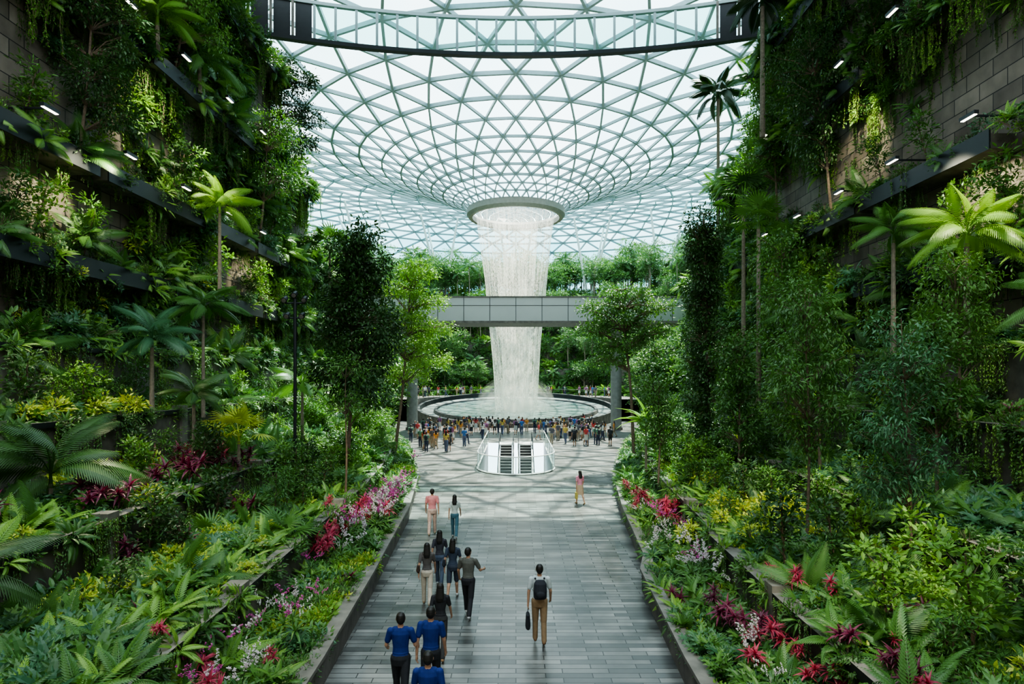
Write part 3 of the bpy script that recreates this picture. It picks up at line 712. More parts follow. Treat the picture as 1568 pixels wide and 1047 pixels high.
# ------------------------------------------------------------------ forest valley terraces
TR=[(20,0),(22.5,3),(25.5,7.5),(29,12.5),(32.5,17),(37,20.5),(42,23),(78,23.5)]
mb=MB(); a0,a1=math.radians(-50),math.radians(230); aa=np.linspace(a0,a1,90)
for i in range(1,len(TR)-1):
    r0=TR[i][0]; zb=TR[i-1][1]; z=TR[i][1]; r1=TR[i+1][0]
    q=lambda r,zz:[(CX+r*math.cos(a),CY+r*math.sin(a),zz) for a in aa]; n=90
    for A_,B_,m_ in [(q(r0,zb),q(r0,z+.15),0),(q(r0,z+.15),q(r0+.35,z+.15),0),(q(r0+.35,z),q(r1,z),1)]:
        mb.add(A_+B_,[(j,j+1,n+j+1,n+j) for j in range(n-1)],m_)
mb.obj('forest_valley_terraces',[GREY,SOIL])
for i in range(1,len(TR)-1):
    r0,z=TR[i]; r1=min(TR[i+1][0],54); zb=TR[i-1][1]
    area=(r1**2-r0**2)
    n=int(area*.40) if i<6 else 420
    for j in range(n):
        a=a0+random.random()*(a1-a0); r=r0+.5+random.random()*(r1-r0)
        x=CX+r*math.cos(a); y=CY+r*math.sin(a)
        if abs(x)/max(y,1)>.55 or (y<78 and abs(x)<19) : continue
        if 67<y<76 : continue
        place(random.choice(['p_tree_a','p_tree_b','p_tree_c','p_palm','p_tree_a']),(x,y,z),.5+.5*random.random() if i<5 else .75+.6*random.random())
    for j in range(int(area*1.0) if i<6 else 200):
        a=a0+random.random()*(a1-a0); r=r0+.2+random.random()**2*(min(r1,r0+5)-r0); x=CX+r*math.cos(a); y=CY+r*math.sin(a)
        if abs(x)/max(y,1)>.55: continue
        place(random.choice(['p_shrub_fresh','p_shrub_mid','p_fern','p_palmlet_fresh','p_shrub_blue','p_vine']),(x,y,z),1.5+1.5*random.random())
    for j in range(int(r0*11)):
        a=a0+random.random()*(a1-a0); r=r0-.25; x=CX+r*math.cos(a); y=CY+r*math.sin(a)
        if abs(x)/max(y,1)>.55: continue
        place(random.choice(['p_shrub_mid','p_shrub_dark','p_shrub_fresh','p_fern_dark']),(x,y,zb+random.random()*(z-zb)),1.3+.9*random.random(),(-.7*math.cos(a),-.7*math.sin(a)))
for i in range(150):
    sd=random.choice((-1,1)); y=58+random.random()*9; x=sd*(13.5+random.random()*14)
    place(random.choice(['p_tree_a','p_tree_c','p_palm','p_tree_b']),(x,y,0),.6+.9*random.random())
for i,a in enumerate(np.linspace(math.radians(5),math.radians(175),9)):
    b=np.array([CX+41*math.cos(a),CY+41*math.sin(a),20.5]); mb=MB()
    for da,r in ((-.09,44),(.09,44),(0,54)):
        mb.tube([b,(CX+r*math.cos(a+da),CY+r*math.sin(a+da),dz(r))],[.3,.2],8)
    mb.obj('tree_shaped_column',[pbr('column_paint',(.5,.55,.54),.5)])

# ------------------------------------------------------------------ trees
def column_blobs(cx,cy,z0,z1,R,n,r,taper=.5,flat=.8):
    out=[]
    for i in range(n):
        t=(i+.5)/n; a=i*2.4+random.random(); rad=R*(1-taper*abs(t-.35)*1.3)*(.35+.65*random.random()); rb=r*(.7+.6*random.random())
        out.append((cx+rad*math.cos(a),cy+rad*math.sin(a),z0+(z1-z0)*t,rb,rb,rb*flat))
    return out
def make_tree(name,base,blobs,ntips,lpt,T,ls,lm,tr=.1,bark=BARK,top=None):
    mb=MB(); base=np.array(base,float); bl=np.array(blobs,float)
    cen=bl[:,:3].mean(0); zt=(bl[:,2]+bl[:,5]*.6).max() if top is None else top
    H=zt-base[2]; tp=[]
    for t in np.linspace(0,1,9):
        p=base+(np.array([cen[0],cen[1],zt])-base)*t; p[:2]+=.06*H*.3*np.array([math.sin(t*5),math.cos(t*4)-1])*t*(1-t)*2; tp.append(p)
    tp=np.array(tp); mb.tube(tp,tr*(1-.8*np.linspace(0,1,9)),7,1)
    w=bl[:,3]*bl[:,4]; w=w/w.sum(); PP=[];DD=[];VV=[]
    bv=rng.random(len(bl))
    for i in range(ntips):
        bi=rng.choice(len(bl),p=w); b=bl[bi]; d=rng.normal(size=3); d/=np.linalg.norm(d)
        p=b[:3]+d*b[3:6]*(.45+.55*rng.random()**.6)
        z=p[2]-.25*np.linalg.norm(p[:2]-cen[:2])-.3; k=np.argmin(np.abs(tp[:,2]-z)); q=tp[k]
        mid=(p+q)/2+[0,0,.12*np.linalg.norm(p-q)]
        if i%3==0: mb.tube([q,mid,p],[tr*.28,tr*.18,.008],4,1)
        n=lpt; PP.append(p+rng.normal(0,ls*1.0,(n,3))); dd=d+rng.normal(0,.7,(n,3)); dd[:,2]-=.15; DD.append(dd); VV.append(np.clip(.25+.4*bv[bi]+.35*rng.random(n),0,1))
    PP=np.concatenate(PP);DD=np.concatenate(DD)
    mb.inst(T,basis(DD,rng.normal(0,.5,len(DD))),ls*(.7+.6*rng.random(len(PP))),PP,0,np.concatenate(VV))
    return mb.obj(name,[lm,bark])
def make_palm(name,base,h,fl,n,lm,tr=.1,e0=-.2,T=PALMF,lean=(0,0)):
    mb=MB(); x,y,z=base; top=(x+lean[0],y+lean[1],z+h)
    P=[(x,y,z),(x+lean[0]*.3,y+lean[1]*.3,z+h*.4),(x+lean[0]*.7,y+lean[1]*.7,z+h*.75),top]
    mb.tube(P,[tr*1.2,tr,tr*.85,tr*.8],8,1); mb.tube([(top[0],top[1],top[2]-.1),(top[0],top[1],top[2]+fl*.2)],[tr*.9,tr*.4],7,0)
    rosette(mb,T,n,e0,1.25,fl*.8,fl*1.15,0,(top[0],top[1],top[2]+fl*.12),.18)
    return mb.obj(name,[lm,BARKG])
PF2=t_frond(24,.42,.45,.8,.45,.14)
make_tree('broadleaf_tree',(-7.7,28,.9),column_blobs(-7.15,28,5.0,12.3,1.95,24,.8,.6),900,20,LEAF,.2,L_DARK,.11)
make_tree('layered_tree',(-8.2,42,.8),[(-6.8,42,13.2,1.5,1.6,.5),(-7.9,42,12,1.6,1.6,.4),(-6.2,42,11.2,1.6,1.6,.4),(-7.6,42,10.2,1.8,1.6,.4),(-6.0,42,9.4,1.7,1.6,.4),(-7.2,42,8.3,1.8,1.6,.4),(-6.0,42,7.2,1.6,1.6,.4),(-7.3,42,6.3,1.6,1.6,.4)],600,17,LEAF,.21,L_FRESH,.12)
make_tree('layered_tree',(-9.2,34,1),[(-8.6,34,5,1.4,1.4,.5),(-8.2,34,3.8,1.2,1.2,.4)],170,14,LEAF,.17,L_FRESH,.06)
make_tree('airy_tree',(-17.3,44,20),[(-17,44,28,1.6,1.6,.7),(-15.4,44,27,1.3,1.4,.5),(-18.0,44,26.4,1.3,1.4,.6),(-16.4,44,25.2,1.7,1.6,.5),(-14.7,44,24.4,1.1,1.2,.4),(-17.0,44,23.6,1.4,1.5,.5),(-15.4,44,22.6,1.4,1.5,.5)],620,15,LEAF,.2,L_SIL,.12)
make_tree('airy_tree',(-16.2,39,14),[(-15.6,39,21.5,2,2,1.1),(-15.2,39,18.5,1.9,2,1.0)],300,14,LEAFN,.22,L_MID,.09)
make_tree('airy_tree',(-16.2,23,14.2),column_blobs(-15.5,23.2,15.8,21.5,1.6,12,.75),560,18,LEAF,.14,L_DARK,.07)
make_tree('airy_tree',(-16.3,29.5,20.2),column_blobs(-15.4,29.6,22.2,26.8,1.7,9,.8),400,14,LEAF,.17,L_MID,.07)
make_tree('slender_tree',(-6.6,24,1),[(-6.5,24,6.4,.7,.7,.5),(-6.6,24,5.0,.7,.7,.4)],80,12,LEAFN,.18,L_MID,.05)
make_tree('columnar_vine_tree',(9.2,30,1.2),column_blobs(9.05,30,1.9,13.6,.85,34,.62,.6,1.0),1250,20,LEAF,.16,L_DARK,.16)
make_tree('umbrella_tree',(7.8,41,1),[(7.3,41,11.5,1.8,1.6,.4),(5.8,41,10.6,1.6,1.6,.35),(8.9,41,10.7,1.6,1.6,.35),(6.9,41,9.8,1.8,1.8,.35),(5.3,41,9.2,1.3,1.5,.3),(8.7,41,9.1,1.6,1.6,.35),(7.0,41,8.2,1.9,1.7,.35),(6.0,41,7.2,1.3,1.3,.3)],680,15,LEAF,.2,L_MID,.13)
make_tree('slender_tree',(7.6,16.2,1.4),column_blobs(7.5,16.2,4.2,8.3,.75,10,.5),330,15,LEAFN,.15,L_MID,.045)
make_tree('slender_tree',(8.4,13.2,1.8),column_blobs(8.2,13.2,3.3,7.3,.75,10,.5),330,15,LEAFN,.13,L_BLUE,.04)
make_tree('slender_tree',(10.3,21,2.6),column_blobs(10,21,5.4,9.2,.95,10,.6),360,17,LEAFN,.17,L_MID,.06)
make_tree('slender_tree',(10.2,15,2.8),column_blobs(10,15,4.8,7.4,.75,8,.5),300,17,LEAF,.12,L_MID,.045)
make_tree('slender_tree',(8.8,24.5,2),column_blobs(8.7,24.5,3.2,7.6,.8,11,.55),340,17,LEAF,.15,L_MID,.055)
make_tree('slender_tree',(6.2,27,1.3),column_blobs(6.2,27,3,5.8,.6,7,.5),200,16,LEAF,.15,L_MID,.05)
make_tree('slender_tree',(12.6,29,3.8),column_blobs(12.4,29,7,12.5,.9,12,.65),380,16,LEAF,.18,L_MID,.07)
make_tree('airy_tree',(16.3,25,20.2),column_blobs(15.2,25,22,26.5,1.7,9,.8),420,15,LEAFN,.17,L_DARK,.07)
make_tree('airy_tree',(16.3,32,14.2),column_blobs(15.2,32,17.5,24,1.6,13,.85),460,14,LEAF,.18,L_DARK,.08)
make_tree('airy_tree',(16.5,39,14.2),column_blobs(15.7,39,18.5,24.8,1.5,11,.85),420,13,LEAF,.2,L_MID,.09)
make_tree('airy_tree',(12.5,17.5,4.6),column_blobs(12.3,17.5,6.8,9.5,1.1,7,.6),300,15,LEAFN,.15,L_MID,.06)
make_palm('areca_palm',(-11.4,15.2,2.4),1.0,2.0,18,L_DARK,.06,-.1)
make_palm('areca_palm',(-8.9,9.9,2.0),.6,1.3,15,L_DARK,.05,-.1)
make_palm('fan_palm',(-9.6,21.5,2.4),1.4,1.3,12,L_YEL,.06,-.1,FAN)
make_palm('coconut_palm',(-12.6,25,4.4),4.2,1.7,16,L_MID,.07)
make_palm('coconut_palm',(-13.2,22.5,4.4),2.8,1.7,15,L_BLUE,.08)
make_palm('coconut_palm',(-10.8,20.8,2.4),2.8,1.4,14,L_DARK,.07)
make_palm('coconut_palm',(-14.8,31,10.3),4.0,2.0,15,L_FRESH,.09)
make_palm('coconut_palm',(-15.6,27,20.2),1.2,2.2,14,L_FRESH,.1)
make_palm('coconut_palm',(-15.8,31,20.2),1.4,2.4,14,L_MID,.1)
make_palm('fan_palm',(-14.4,48,10),5.5,2.6,16,L_DARK,.12,-.2,FAN)
make_palm('coconut_palm',(-10.5,30.5,2.6),2.8,1.8,12,L_MID,.08)
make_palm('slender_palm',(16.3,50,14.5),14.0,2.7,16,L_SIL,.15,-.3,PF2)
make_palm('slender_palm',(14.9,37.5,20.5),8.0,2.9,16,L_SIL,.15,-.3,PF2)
make_palm('fan_palm',(13.2,36,6.9),9.2,2.2,16,L_DARK,.12,-.2,FAN)
make_palm('fan_palm',(12.9,33,4.6),9.4,1.8,16,L_MID,.12,-.2,FAN)
make_palm('coconut_palm',(13.8,19.0,6.9),3.2,1.9,16,L_FRESH,.09,-.1)
make_palm('coconut_palm',(14.6,24,6.9),4.4,1.8,14,L_MID,.09)
make_palm('coconut_palm',(11.6,24.5,2.6),5.6,1.6,14,L_MID,.06)
make_palm('coconut_palm',(13.4,14.9,6.9),.6,1.7,13,L_MID,.08)
make_palm('birds_nest_fern',(6.5,31,1.3),2.2,1.6,16,L_FRESH,.06,.2,STRAPW)
flush()

# ------------------------------------------------------------------ lamps
def fixture(side,y,z):
    mb=MB(); x=side*(WX-1.6)
    mb.box(min(side*WX,x),max(side*WX,x),y-.03,y+.03,z-.03,z+.03,0); mb.box(x-.08,x+.08,y-.36,y+.36,z-.07,z+.05,0); mb.box(x-.055,x+.055,y-.32,y+.32,z-.09,z-.07,1)
    mb.obj('wall_floodlight',[DARK,LAMP])
for side in(-1,1):
    for zl in(14.9,21.0):
        for y in(20.5,24.8,29,33.4,37.8):
            if ztop(y)>zl: fixture(side,y+(.6 if side>0 else 0),zl)
def spot(name,loc,tgt,e,col=(1,.9,.62),size=1.2,blend=.8,rad=.15):
    l=bpy.data.lights.new(name,'SPOT'); l.energy=e; l.color=col; l.spot_size=size; l.spot_blend=blend; l.shadow_soft_size=rad
    o=bpy.data.objects.new(name,l); COL.objects.link(o); o.location=loc
    o.rotation_euler=(Vector(tgt)-Vector(loc)).to_track_quat('-Z','Y').to_euler()
for loc,tgt,e in [((-14,19.5,10.5),(-13,19.5,5),1500),((-10.5,17,7),(-8,15,2.5),1200),((9.5,17,6.8),(7.6,19,2.3),2000),((9.5,10.5,5.5),(8,11.8,2),700),((-15,30,18),(-15.5,31,14),2400),((14.2,17,13.5),(13.8,19,10),1900),
    ((-14.6,26,20),(-16.5,28,17),2800),((14.6,28,20),(16.5,30,17),2800),((-5.3,19,5.5),(-5.6,23,1.8),900),((5,21,5.5),(5.5,24.6,1.5),650),((4.3,8.5,5.2),(5.4,11,1.6),450),((14.2,23,14),(17,22,12),2200),((-14.5,23,24.5),(-16.8,25,20),2800),((-14.3,22.5,14.5),(-17,22.5,12),2400),((-13,38,14),(-17,39,11),2500),((-12,11,9),(-9,10,3),600)]:
    spot('wall_spotlight',loc,tgt,e)
mb=MB(); mb.tube([(-8.9,25,2.4),(-8.9,25,9.2)],.07,8,0); mb.tube([(-9.3,25,9.0),(-8.5,25,9.0)],.04,6,0); mb.tube([(-9.2,25,8.4),(-8.6,25,8.4)],.04,6,0)
for x,z in((-9.3,9.15),(-8.5,9.15),(-8.9,9.35),(-9.2,8.5),(-8.6,8.5)):
    mb.tube([(x,25.1,z+.08),(x,24.85,z-.06)],[.09,.12],8,0); mb.tube([(x,24.85,z-.06),(x,24.83,z-.07)],.09,8,1)
mb.obj('spotlight_pole',[DARK,GREY])

# ------------------------------------------------------------------ people
matc={}
def cm(key,c,rough=.7):
    k=(key,tuple(c))
    if k not in matc: matc[k]=pbr(key,c,rough,0,.12,14)
    return matc[k]
def person(name,x,y,heading=0,h=1.72,top=(.5,.1,.1),bot=(.05,.05,.06),shoe=(.03,.03,.03),hair=(.012,.01,.008),skin=(.45,.26,.17),female=False,
           bottom='trousers',sleeve='short',longhair=False,legs=((.3,.1),(-.3,.35)),arms=((-.25,.2,.1),(.25,.3,.1)),turn=0,bag=None,fine=True,link=True,pack=(.02,.025,.035)):
    bags=(bag or '').split('+')
    prim=[]; V=[];F=[]
    def addm(v,f):
        o=len(V); V.extend([tuple(q) for q in v]); F.extend([tuple(i+o for i in g) for g in f])
    def caps(a,b,ra,rb,lab,k=10):
        a=np.array(a,float);b=np.array(b,float); d=b-a; L=np.linalg.norm(d)+1e-6; d/=L
        X_=np.cross(d,[0,0,1] if abs(d[2])<.9 else [1,0,0]); X_/=np.linalg.norm(X_); Y_=np.cross(d,X_)
        st=[(-ra*.8,ra*.6),(-ra*.4,ra*.92),(0,ra),(L,rb),(L+rb*.4,rb*.92),(L+rb*.8,rb*.6)]
        v=[a-d*ra]
        for s_,r_ in st:
            for j in range(k):
                t=2*pi*j/k; v.append(a+d*s_+X_*r_*math.cos(t)+Y_*r_*math.sin(t))
        v.append(b+d*rb); f=[]
        for j in range(k): f.append((0,1+(j+1)%k,1+j))
        for i in range(5):
            for j in range(k): f.append((1+i*k+j,1+i*k+(j+1)%k,1+(i+1)*k+(j+1)%k,1+(i+1)*k+j))
        e=len(v)-1
        for j in range(k): f.append((e,1+5*k+j,1+5*k+(j+1)%k))
        addm(v,f); prim.append(('c',a,b,ra,rb,lab))
    def ell(c,r,lab,k=12):
        c=np.array(c,float); v=[c+[0,0,-r[2]]]; f=[]
        for i in range(1,6):
            p=-pi/2+pi*i/6
            for j in range(k): t=2*pi*j/k; v.append(c+[r[0]*math.cos(p)*math.cos(t),r[1]*math.cos(p)*math.sin(t),r[2]*math.sin(p)])
        v.append(c+[0,0,r[2]])
        for j in range(k): f.append((0,1+(j+1)%k,1+j))
        for i in range(4):
            for j in range(k): f.append((1+i*k+j,1+i*k+(j+1)%k,1+(i+1)*k+(j+1)%k,1+(i+1)*k+j))
        e=len(v)-1
        for j in range(k): f.append((e,1+4*k+j,1+4*k+(j+1)%k))
        addm(v,f); prim.append(('e',c,np.array(r,float),lab))
    def loft(rg,lab,k=14):
        v=[(rg[0][1],rg[0][2],rg[0][0]-.01)]; f=[]
        for (z,cx,cy,rx,ry) in rg:
            for j in range(k): t=2*pi*j/k; v.append((cx+rx*math.cos(t),cy+ry*math.sin(t),z))
        v.append((rg[-1][1],rg[-1][2],rg[-1][0]+.01)); n=len(rg)
        for j in range(k): f.append((0,1+(j+1)%k,1+j))
        for i in range(n-1):
            for j in range(k): f.append((1+i*k+j,1+i*k+(j+1)%k,1+(i+1)*k+(j+1)%k,1+(i+1)*k+j))
        e=len(v)-1
        for j in range(k): f.append((e,1+(n-1)*k+j,1+(n-1)*k+(j+1)%k))
        addm(v,f); prim.append(('l',np.array(rg,float),lab))
    fs=.88 if female else 1.0
    SH=.18*fs
    for sx,(a,b) in zip((-1,1),legs):
        hip=np.array([sx*.09,0,.92]); kn=hip+.43*np.array([0,math.sin(a),-math.cos(a)]); an_=kn+.42*np.array([0,math.sin(a-b),-math.cos(a-b)])
        lb='bot' if bottom=='trousers' else 'skin'
        up='bot' if bottom in('trousers','shorts') else 'skin'
        t=.012 if up=='bot' else 0
        caps(hip,kn,.085*fs+t,.055+t*1.6,up)
        caps(kn,an_,.053+(.014 if lb=='bot' else 0),.036+(.024 if lb=='bot' else 0),lb)
        if lb=='skin': caps(kn*.7+an_*.3+[0,-.012,0],kn*.4+an_*.6,.052,.042,'skin')
        toe=an_+np.array([0,.15,-.045]); 
        if (a-b)<-.2: toe=an_+np.array([0,.12,-.11])
        caps(an_+[0,-.035,-.04],toe,.04,.034,'shoe')
    w=.9 if female else 1.0
    loft([(.84,0,-.005,.13*w,.10),(.92,0,-.01,.165 if not female else .165,.118),(1.02,0,0,.145*w,.105),(1.12,0,.005,.135*w*(.93 if female else 1.05),.10),(1.25,0,.01,.158*w,.115),(1.36,0,.005,.172*w,.112),(1.43,0,0,.15*w,.085),(1.47,0,0,.08,.065)],'top')
    if bottom in('trousers','shorts'): loft([(.80,0,-.005,.15*w+.01,.112),(.92,0,-.01,.172,.124),(.985,0,-.005,.155*w,.112)],'bot')
    if bottom=='skirt': loft([(.52,0,.01,.21,.18),(.75,0,0,.195,.16),(.93,0,-.01,.172,.13),(1.02,0,0,.148*w,.112)],'bot')
    if bottom=='dress': loft([(.50,0,.01,.23,.19),(.75,0,0,.195,.155),(.93,0,-.01,.17,.125),(1.05,0,0,.145*w,.11)],'top')
    loft([(1.0,0,0,.15*w,.11),(1.03,0,0,.152*w,.112)],'top')
    caps((0,-.005,1.42),(0,.008,1.54),.056*fs,.05*fs,'skin')
    caps((-SH*.6,0,1.43),(SH*.6,0,1.43),.055,.055,'top')
    hands=[]
    for sx,(a,b,ab) in zip((-1,1),arms):
        s0=np.array([sx*(SH+.005),0,1.41]); d=np.array([sx*math.sin(ab+.08),math.sin(a),-math.cos(a)]); d/=np.linalg.norm(d)
        el=s0+.29*d; d2=np.array([sx*math.sin(ab*.4),math.sin(a+b),-math.cos(a+b)]); d2/=np.linalg.norm(d2); wr=el+.25*d2
        caps(s0,el,.047*fs,.037*fs,'skin' if sleeve!='long' else 'top'); caps(el,wr,.037*fs,.026,'skin' if sleeve!='long' else 'top')
        if sleeve in('short','long'): caps(s0,s0+d*.19,.062*fs,.058*fs,'top')
        if sleeve=='long': caps(el,wr-.02*d2,.046,.036,'top')
        sd=np.cross(d2,[sx,0,0]); sd/=np.linalg.norm(sd)
        if sd[1]<0: sd=-sd
        caps(wr,wr+d2*.075+sd*.008,.024,.026,'skin'); caps(wr+d2*.03-sd*.014,wr+d2*.08-sd*.018,.02,.02,'skin')
        inn=np.array([-sx,0,0.])
        for q,(o_,l_) in enumerate(((.028,.07),(.01,.08),(-.009,.075),(-.027,.058))):
            k0=wr+d2*.085+sd*o_; k1=k0+d2*l_*.5+inn*.008; k2=k1+(d2*.75+inn*.65)*l_*.5
            caps(k0,k1,.0098,.009,'skin',6); caps(k1,k2,.009,.008,'skin',6)
        t0=wr+d2*.03+sd*.026; t1=t0+d2*.035+sd*.025+inn*.006; t2=t1+d2*.03+sd*.004+inn*.01
        caps(t0,t1,.012,.0105,'skin',6); caps(t1,t2,.0105,.009,'skin',6)
        hands.append(wr+d2*.11)
    n0=len(V); p0=len(prim)
    ell((0,.008,1.625),(.076,.094,.108),'skin'); ell((0,.03,1.565),(.056,.062,.05),'skin')
    caps((0,.1,1.635),(0,.118,1.605),.010,.015,'skin',6)
    for sx in(-1,1):
        ell((sx*.078,-.005,1.62),(.012,.022,.032),'skin',8); ell((sx*.031,.092,1.632),(.015,.011,.009),'eye',8)
        caps((sx*.018,.097,1.653),(sx*.045,.088,1.655),.006,.005,'hair',5)
    caps((-.02,.09,1.572),(.02,.09,1.572),.008,.008,'lip',6)
    ell((0,-.014,1.652),(.086,.098,.098),'hair'); ell((0,-.035,1.62),(.082,.078,.092),'hair')
    if longhair:
        loft([(1.34,0,-.105,.075,.03),(1.42,0,-.105,.095,.04),(1.52,0,-.075,.095,.055),(1.62,0,-.04,.088,.075)],'hair')
    if turn:
        c_,s_=math.cos(turn),math.sin(turn); Rm=np.array([[c_,-s_,0],[s_,c_,0],[0,0,1]])
        for i in range(n0,len(V)): V[i]=tuple(Rm@np.array(V[i]))
        for i in range(p0,len(prim)):
            q=list(prim[i])
            if q[0]=='c': q[1]=Rm@q[1]; q[2]=Rm@q[2]
            elif q[0]=='e': q[1]=Rm@q[1]
            prim[i]=tuple(q)
    if 'backpack' in bags:
        loft([(1.02,0,-.19,.12,.05),(1.06,0,-.2,.145,.085),(1.2,0,-.205,.15,.1),(1.36,0,-.19,.14,.08),(1.43,0,-.17,.1,.05)],'bag'); ell((0,-.29,1.14),(.1,.04,.08),'bag')
        for sx in(-1,1): caps((sx*.1,-.09,1.45),(sx*.11,.1,1.38),.02,.02,'bag',6); caps((sx*.11,.12,1.38),(sx*.13,.1,1.12),.02,.02,'bag',6)
    if 'tote' in bags:
        hp=hands[0]; loft([(hp[2]-.46,hp[0],hp[1],.05,.13),(hp[2]-.4,hp[0],hp[1],.06,.15),(hp[2]-.14,hp[0],hp[1],.045,.15),(hp[2]-.13,hp[0],hp[1],.035,.13)],'bag')
        for s_ in(-1,1): caps((hp[0],hp[1]+s_*.07,hp[2]-.14),(hp[0],hp[1],hp[2]),.01,.01,'bag',5)
    if 'shoulder' in bags:
        loft([(.92,-.24,-.03,.04,.1),(.97,-.245,-.03,.06,.13),(1.12,-.235,-.03,.045,.12),(1.14,-.23,-.03,.03,.1)],'bag'); caps((-.22,-.03,1.14),(-.12,-.03,1.47),.012,.012,'bag',5); caps((-.22,.03,1.14),(-.12,.02,1.47),.012,.012,'bag',5)
    V=np.array(V)
    me=bpy.data.meshes.new('tmp'); me.from_pydata(V.tolist(),[],F); ob=bpy.data.objects.new('tmp',me); COL.objects.link(ob)
    r=ob.modifiers.new('r','REMESH'); r.mode='VOXEL'; r.voxel_size=.0085 if fine else .016; r.use_smooth_shade=True
    s=ob.modifiers.new('s','SMOOTH'); s.factor=.5; s.iterations=2 if fine else 1
    dg=bpy.context.evaluated_depsgraph_get(); m2=bpy.data.meshes.new_from_object(ob.evaluated_get(dg)); bpy.data.objects.remove(ob); bpy.data.meshes.remove(me)
    n=len(m2.polygons); C_=np.zeros(n*3); m2.polygons.foreach_get('center',C_); C_=C_.reshape(-1,3)
    labs=['skin','hair','top','bot','shoe','bag','eye','lip']; best=np.full(n,9.); li=np.zeros(n,int)
    for q in prim:
        if q[0]=='c':
            _,a,b,ra,rb,lab=q; d=b-a; t=np.clip(((C_-a)@d)/(d@d+1e-9),0,1); D=np.linalg.norm(C_-(a+t[:,None]*d),axis=1)-(ra+(rb-ra)*t)
        elif q[0]=='e':
            _,c,rr_x,lab=q; D=(np.linalg.norm((C_-c)/rr_x,axis=1)-1)*rr_x.min()
        else:
            _,rg,lab=q; z=np.clip(C_[:,2],rg[0,0],rg[-1,0]); g=[np.interp(z,rg[:,0],rg[:,i]) for i in(1,2,3,4)]
            D=(np.sqrt(((C_[:,0]-g[0])/g[2])**2+((C_[:,1]-g[1])/g[3])**2)-1)*np.minimum(g[2],g[3])
            D=np.where(C_[:,2]<rg[0,0],np.hypot(np.maximum(D,0),rg[0,0]-C_[:,2]),np.where(C_[:,2]>rg[-1,0],np.hypot(np.maximum(D,0),C_[:,2]-rg[-1,0]),D))
        if lab in('eye','lip'): D=D-.003
        s_=D<best; best[s_]=D[s_]; li[s_]=labs.index(lab)
    m2.materials.clear()
    for l,c in zip(labs,(skin,hair,top,bot,shoe,pack,(.02,.02,.02),(.4,.12,.1))): m2.materials.append(cm(l+'_cloth' if l in('top','bot') else l,c,.55 if l in('skin','hair') else .8))
    m2.polygons.foreach_set('material_index',li.astype(np.int32)); m2.polygons.foreach_set('use_smooth',np.ones(n,bool))
    co=np.zeros(len(m2.vertices)*3); m2.vertices.foreach_get('co',co); zmin=co.reshape(-1,3)[:,2].min()
    co=co.reshape(-1,3); co[:,2]-=zmin; co*=h/1.73; m2.vertices.foreach_set('co',co.ravel()); m2.update(); m2.name=name
    if not link: return m2
    o=bpy.data.objects.new(name,m2); COL.objects.link(o); o.location=(x,y,0.003); o.rotation_euler=(0,0,heading); return o
BLUE=(.005,.024,.16)
person('man_with_backpack',.53,13.95,0.05,1.74,(.5,.55,.55),(.27,.18,.10),(.18,.1,.05),bag='backpack+tote',legs=((.12,.05),(-.1,.12)),arms=((-.02,.08,.12),(.1,.5,.15)),pack=(.015,.018,.025))
person('man_in_grey_shirt',-1.2,15.6,-.15,1.72,(.10,.10,.085),(.015,.015,.02),(.5,.5,.5),turn=-.3,legs=((.28,.05),(-.22,.3)),arms=((.15,.5,.2),(.3,1.1,.35)))
person('woman_in_black_dress',-1.62,13.3,0,1.6,(.02,.02,.024),(.03,.03,.03),(.35,.2,.1),female=True,bottom='trousers',longhair=True,legs=((.2,.0),(-.2,.4)),arms=((-.3,.2,.12),(.3,.3,.12)))
person('woman_with_long_hair',-1.72,16.9,-.1,1.62,(.035,.05,.08),(.03,.04,.06),(.5,.5,.5),female=True,bottom='shorts',longhair=True,legs=((-.2,.35),(.25,.05)),bag='shoulder')
person('woman_in_beige_trousers',-2.35,16.4,.1,1.62,(.10,.09,.085),(.52,.45,.36),(.3,.2,.12),female=True,longhair=True,legs=((.15,.0),(-.2,.3)),bag='shoulder',pack=(.05,.03,.02))
person('woman_in_dark_top',-2.2,17.9,0,1.62,(.04,.04,.05),(.06,.08,.12),(.4,.4,.4),female=True,longhair=True)
person('man_in_pink_shirt',-3.2,23.7,.05,1.74,(.60,.22,.23),(.5,.36,.3),(.4,.3,.2),legs=((-.2,.3),(.2,0)),arms=((.1,.3,.1),(-.2,.2,.1)))
person('woman_in_white_top',-2.3,23.3,0,1.6,(.5,.55,.52),(.05,.13,.17),(.4,.4,.4),female=True,longhair=True,legs=((.2,0),(-.2,.35)))
person('woman_in_pink_top',3.03,29.4,.3,1.62,(.65,.25,.34),(.45,.33,.22),(.3,.2,.1),female=True,bottom='skirt',longhair=True,bag='tote',pack=(.5,.4,.1))
person('man_in_blue_shirt',-2.1,11.3,.05,1.74,BLUE,(.015,.017,.022),turn=.2,arms=((.15,.9,.2),(.1,1.0,.2)))
person('man_in_blue_shirt',-1.57,11.45,-.05,1.76,BLUE,(.015,.017,.022),arms=((-.2,.2,.1),(.1,.3,.1)),legs=((-.2,.3),(.25,0)))
person('man_in_blue_shirt',-1.38,9.75,0,1.72,BLUE,(.015,.017,.022),arms=((.2,.4,.1),(-.1,.3,.1)))
pal=[(.6,.6,.58),(.05,.05,.06),(.6,.25,.05),(.05,.15,.4),(.5,.06,.06),(.15,.3,.2),(.75,.72,.68),(.1,.1,.12),(.55,.4,.1),(.3,.12,.25)]
bots=[(.03,.04,.08),(.02,.02,.02),(.3,.25,.18),(.1,.12,.2),(.5,.5,.48)]
vs=[]
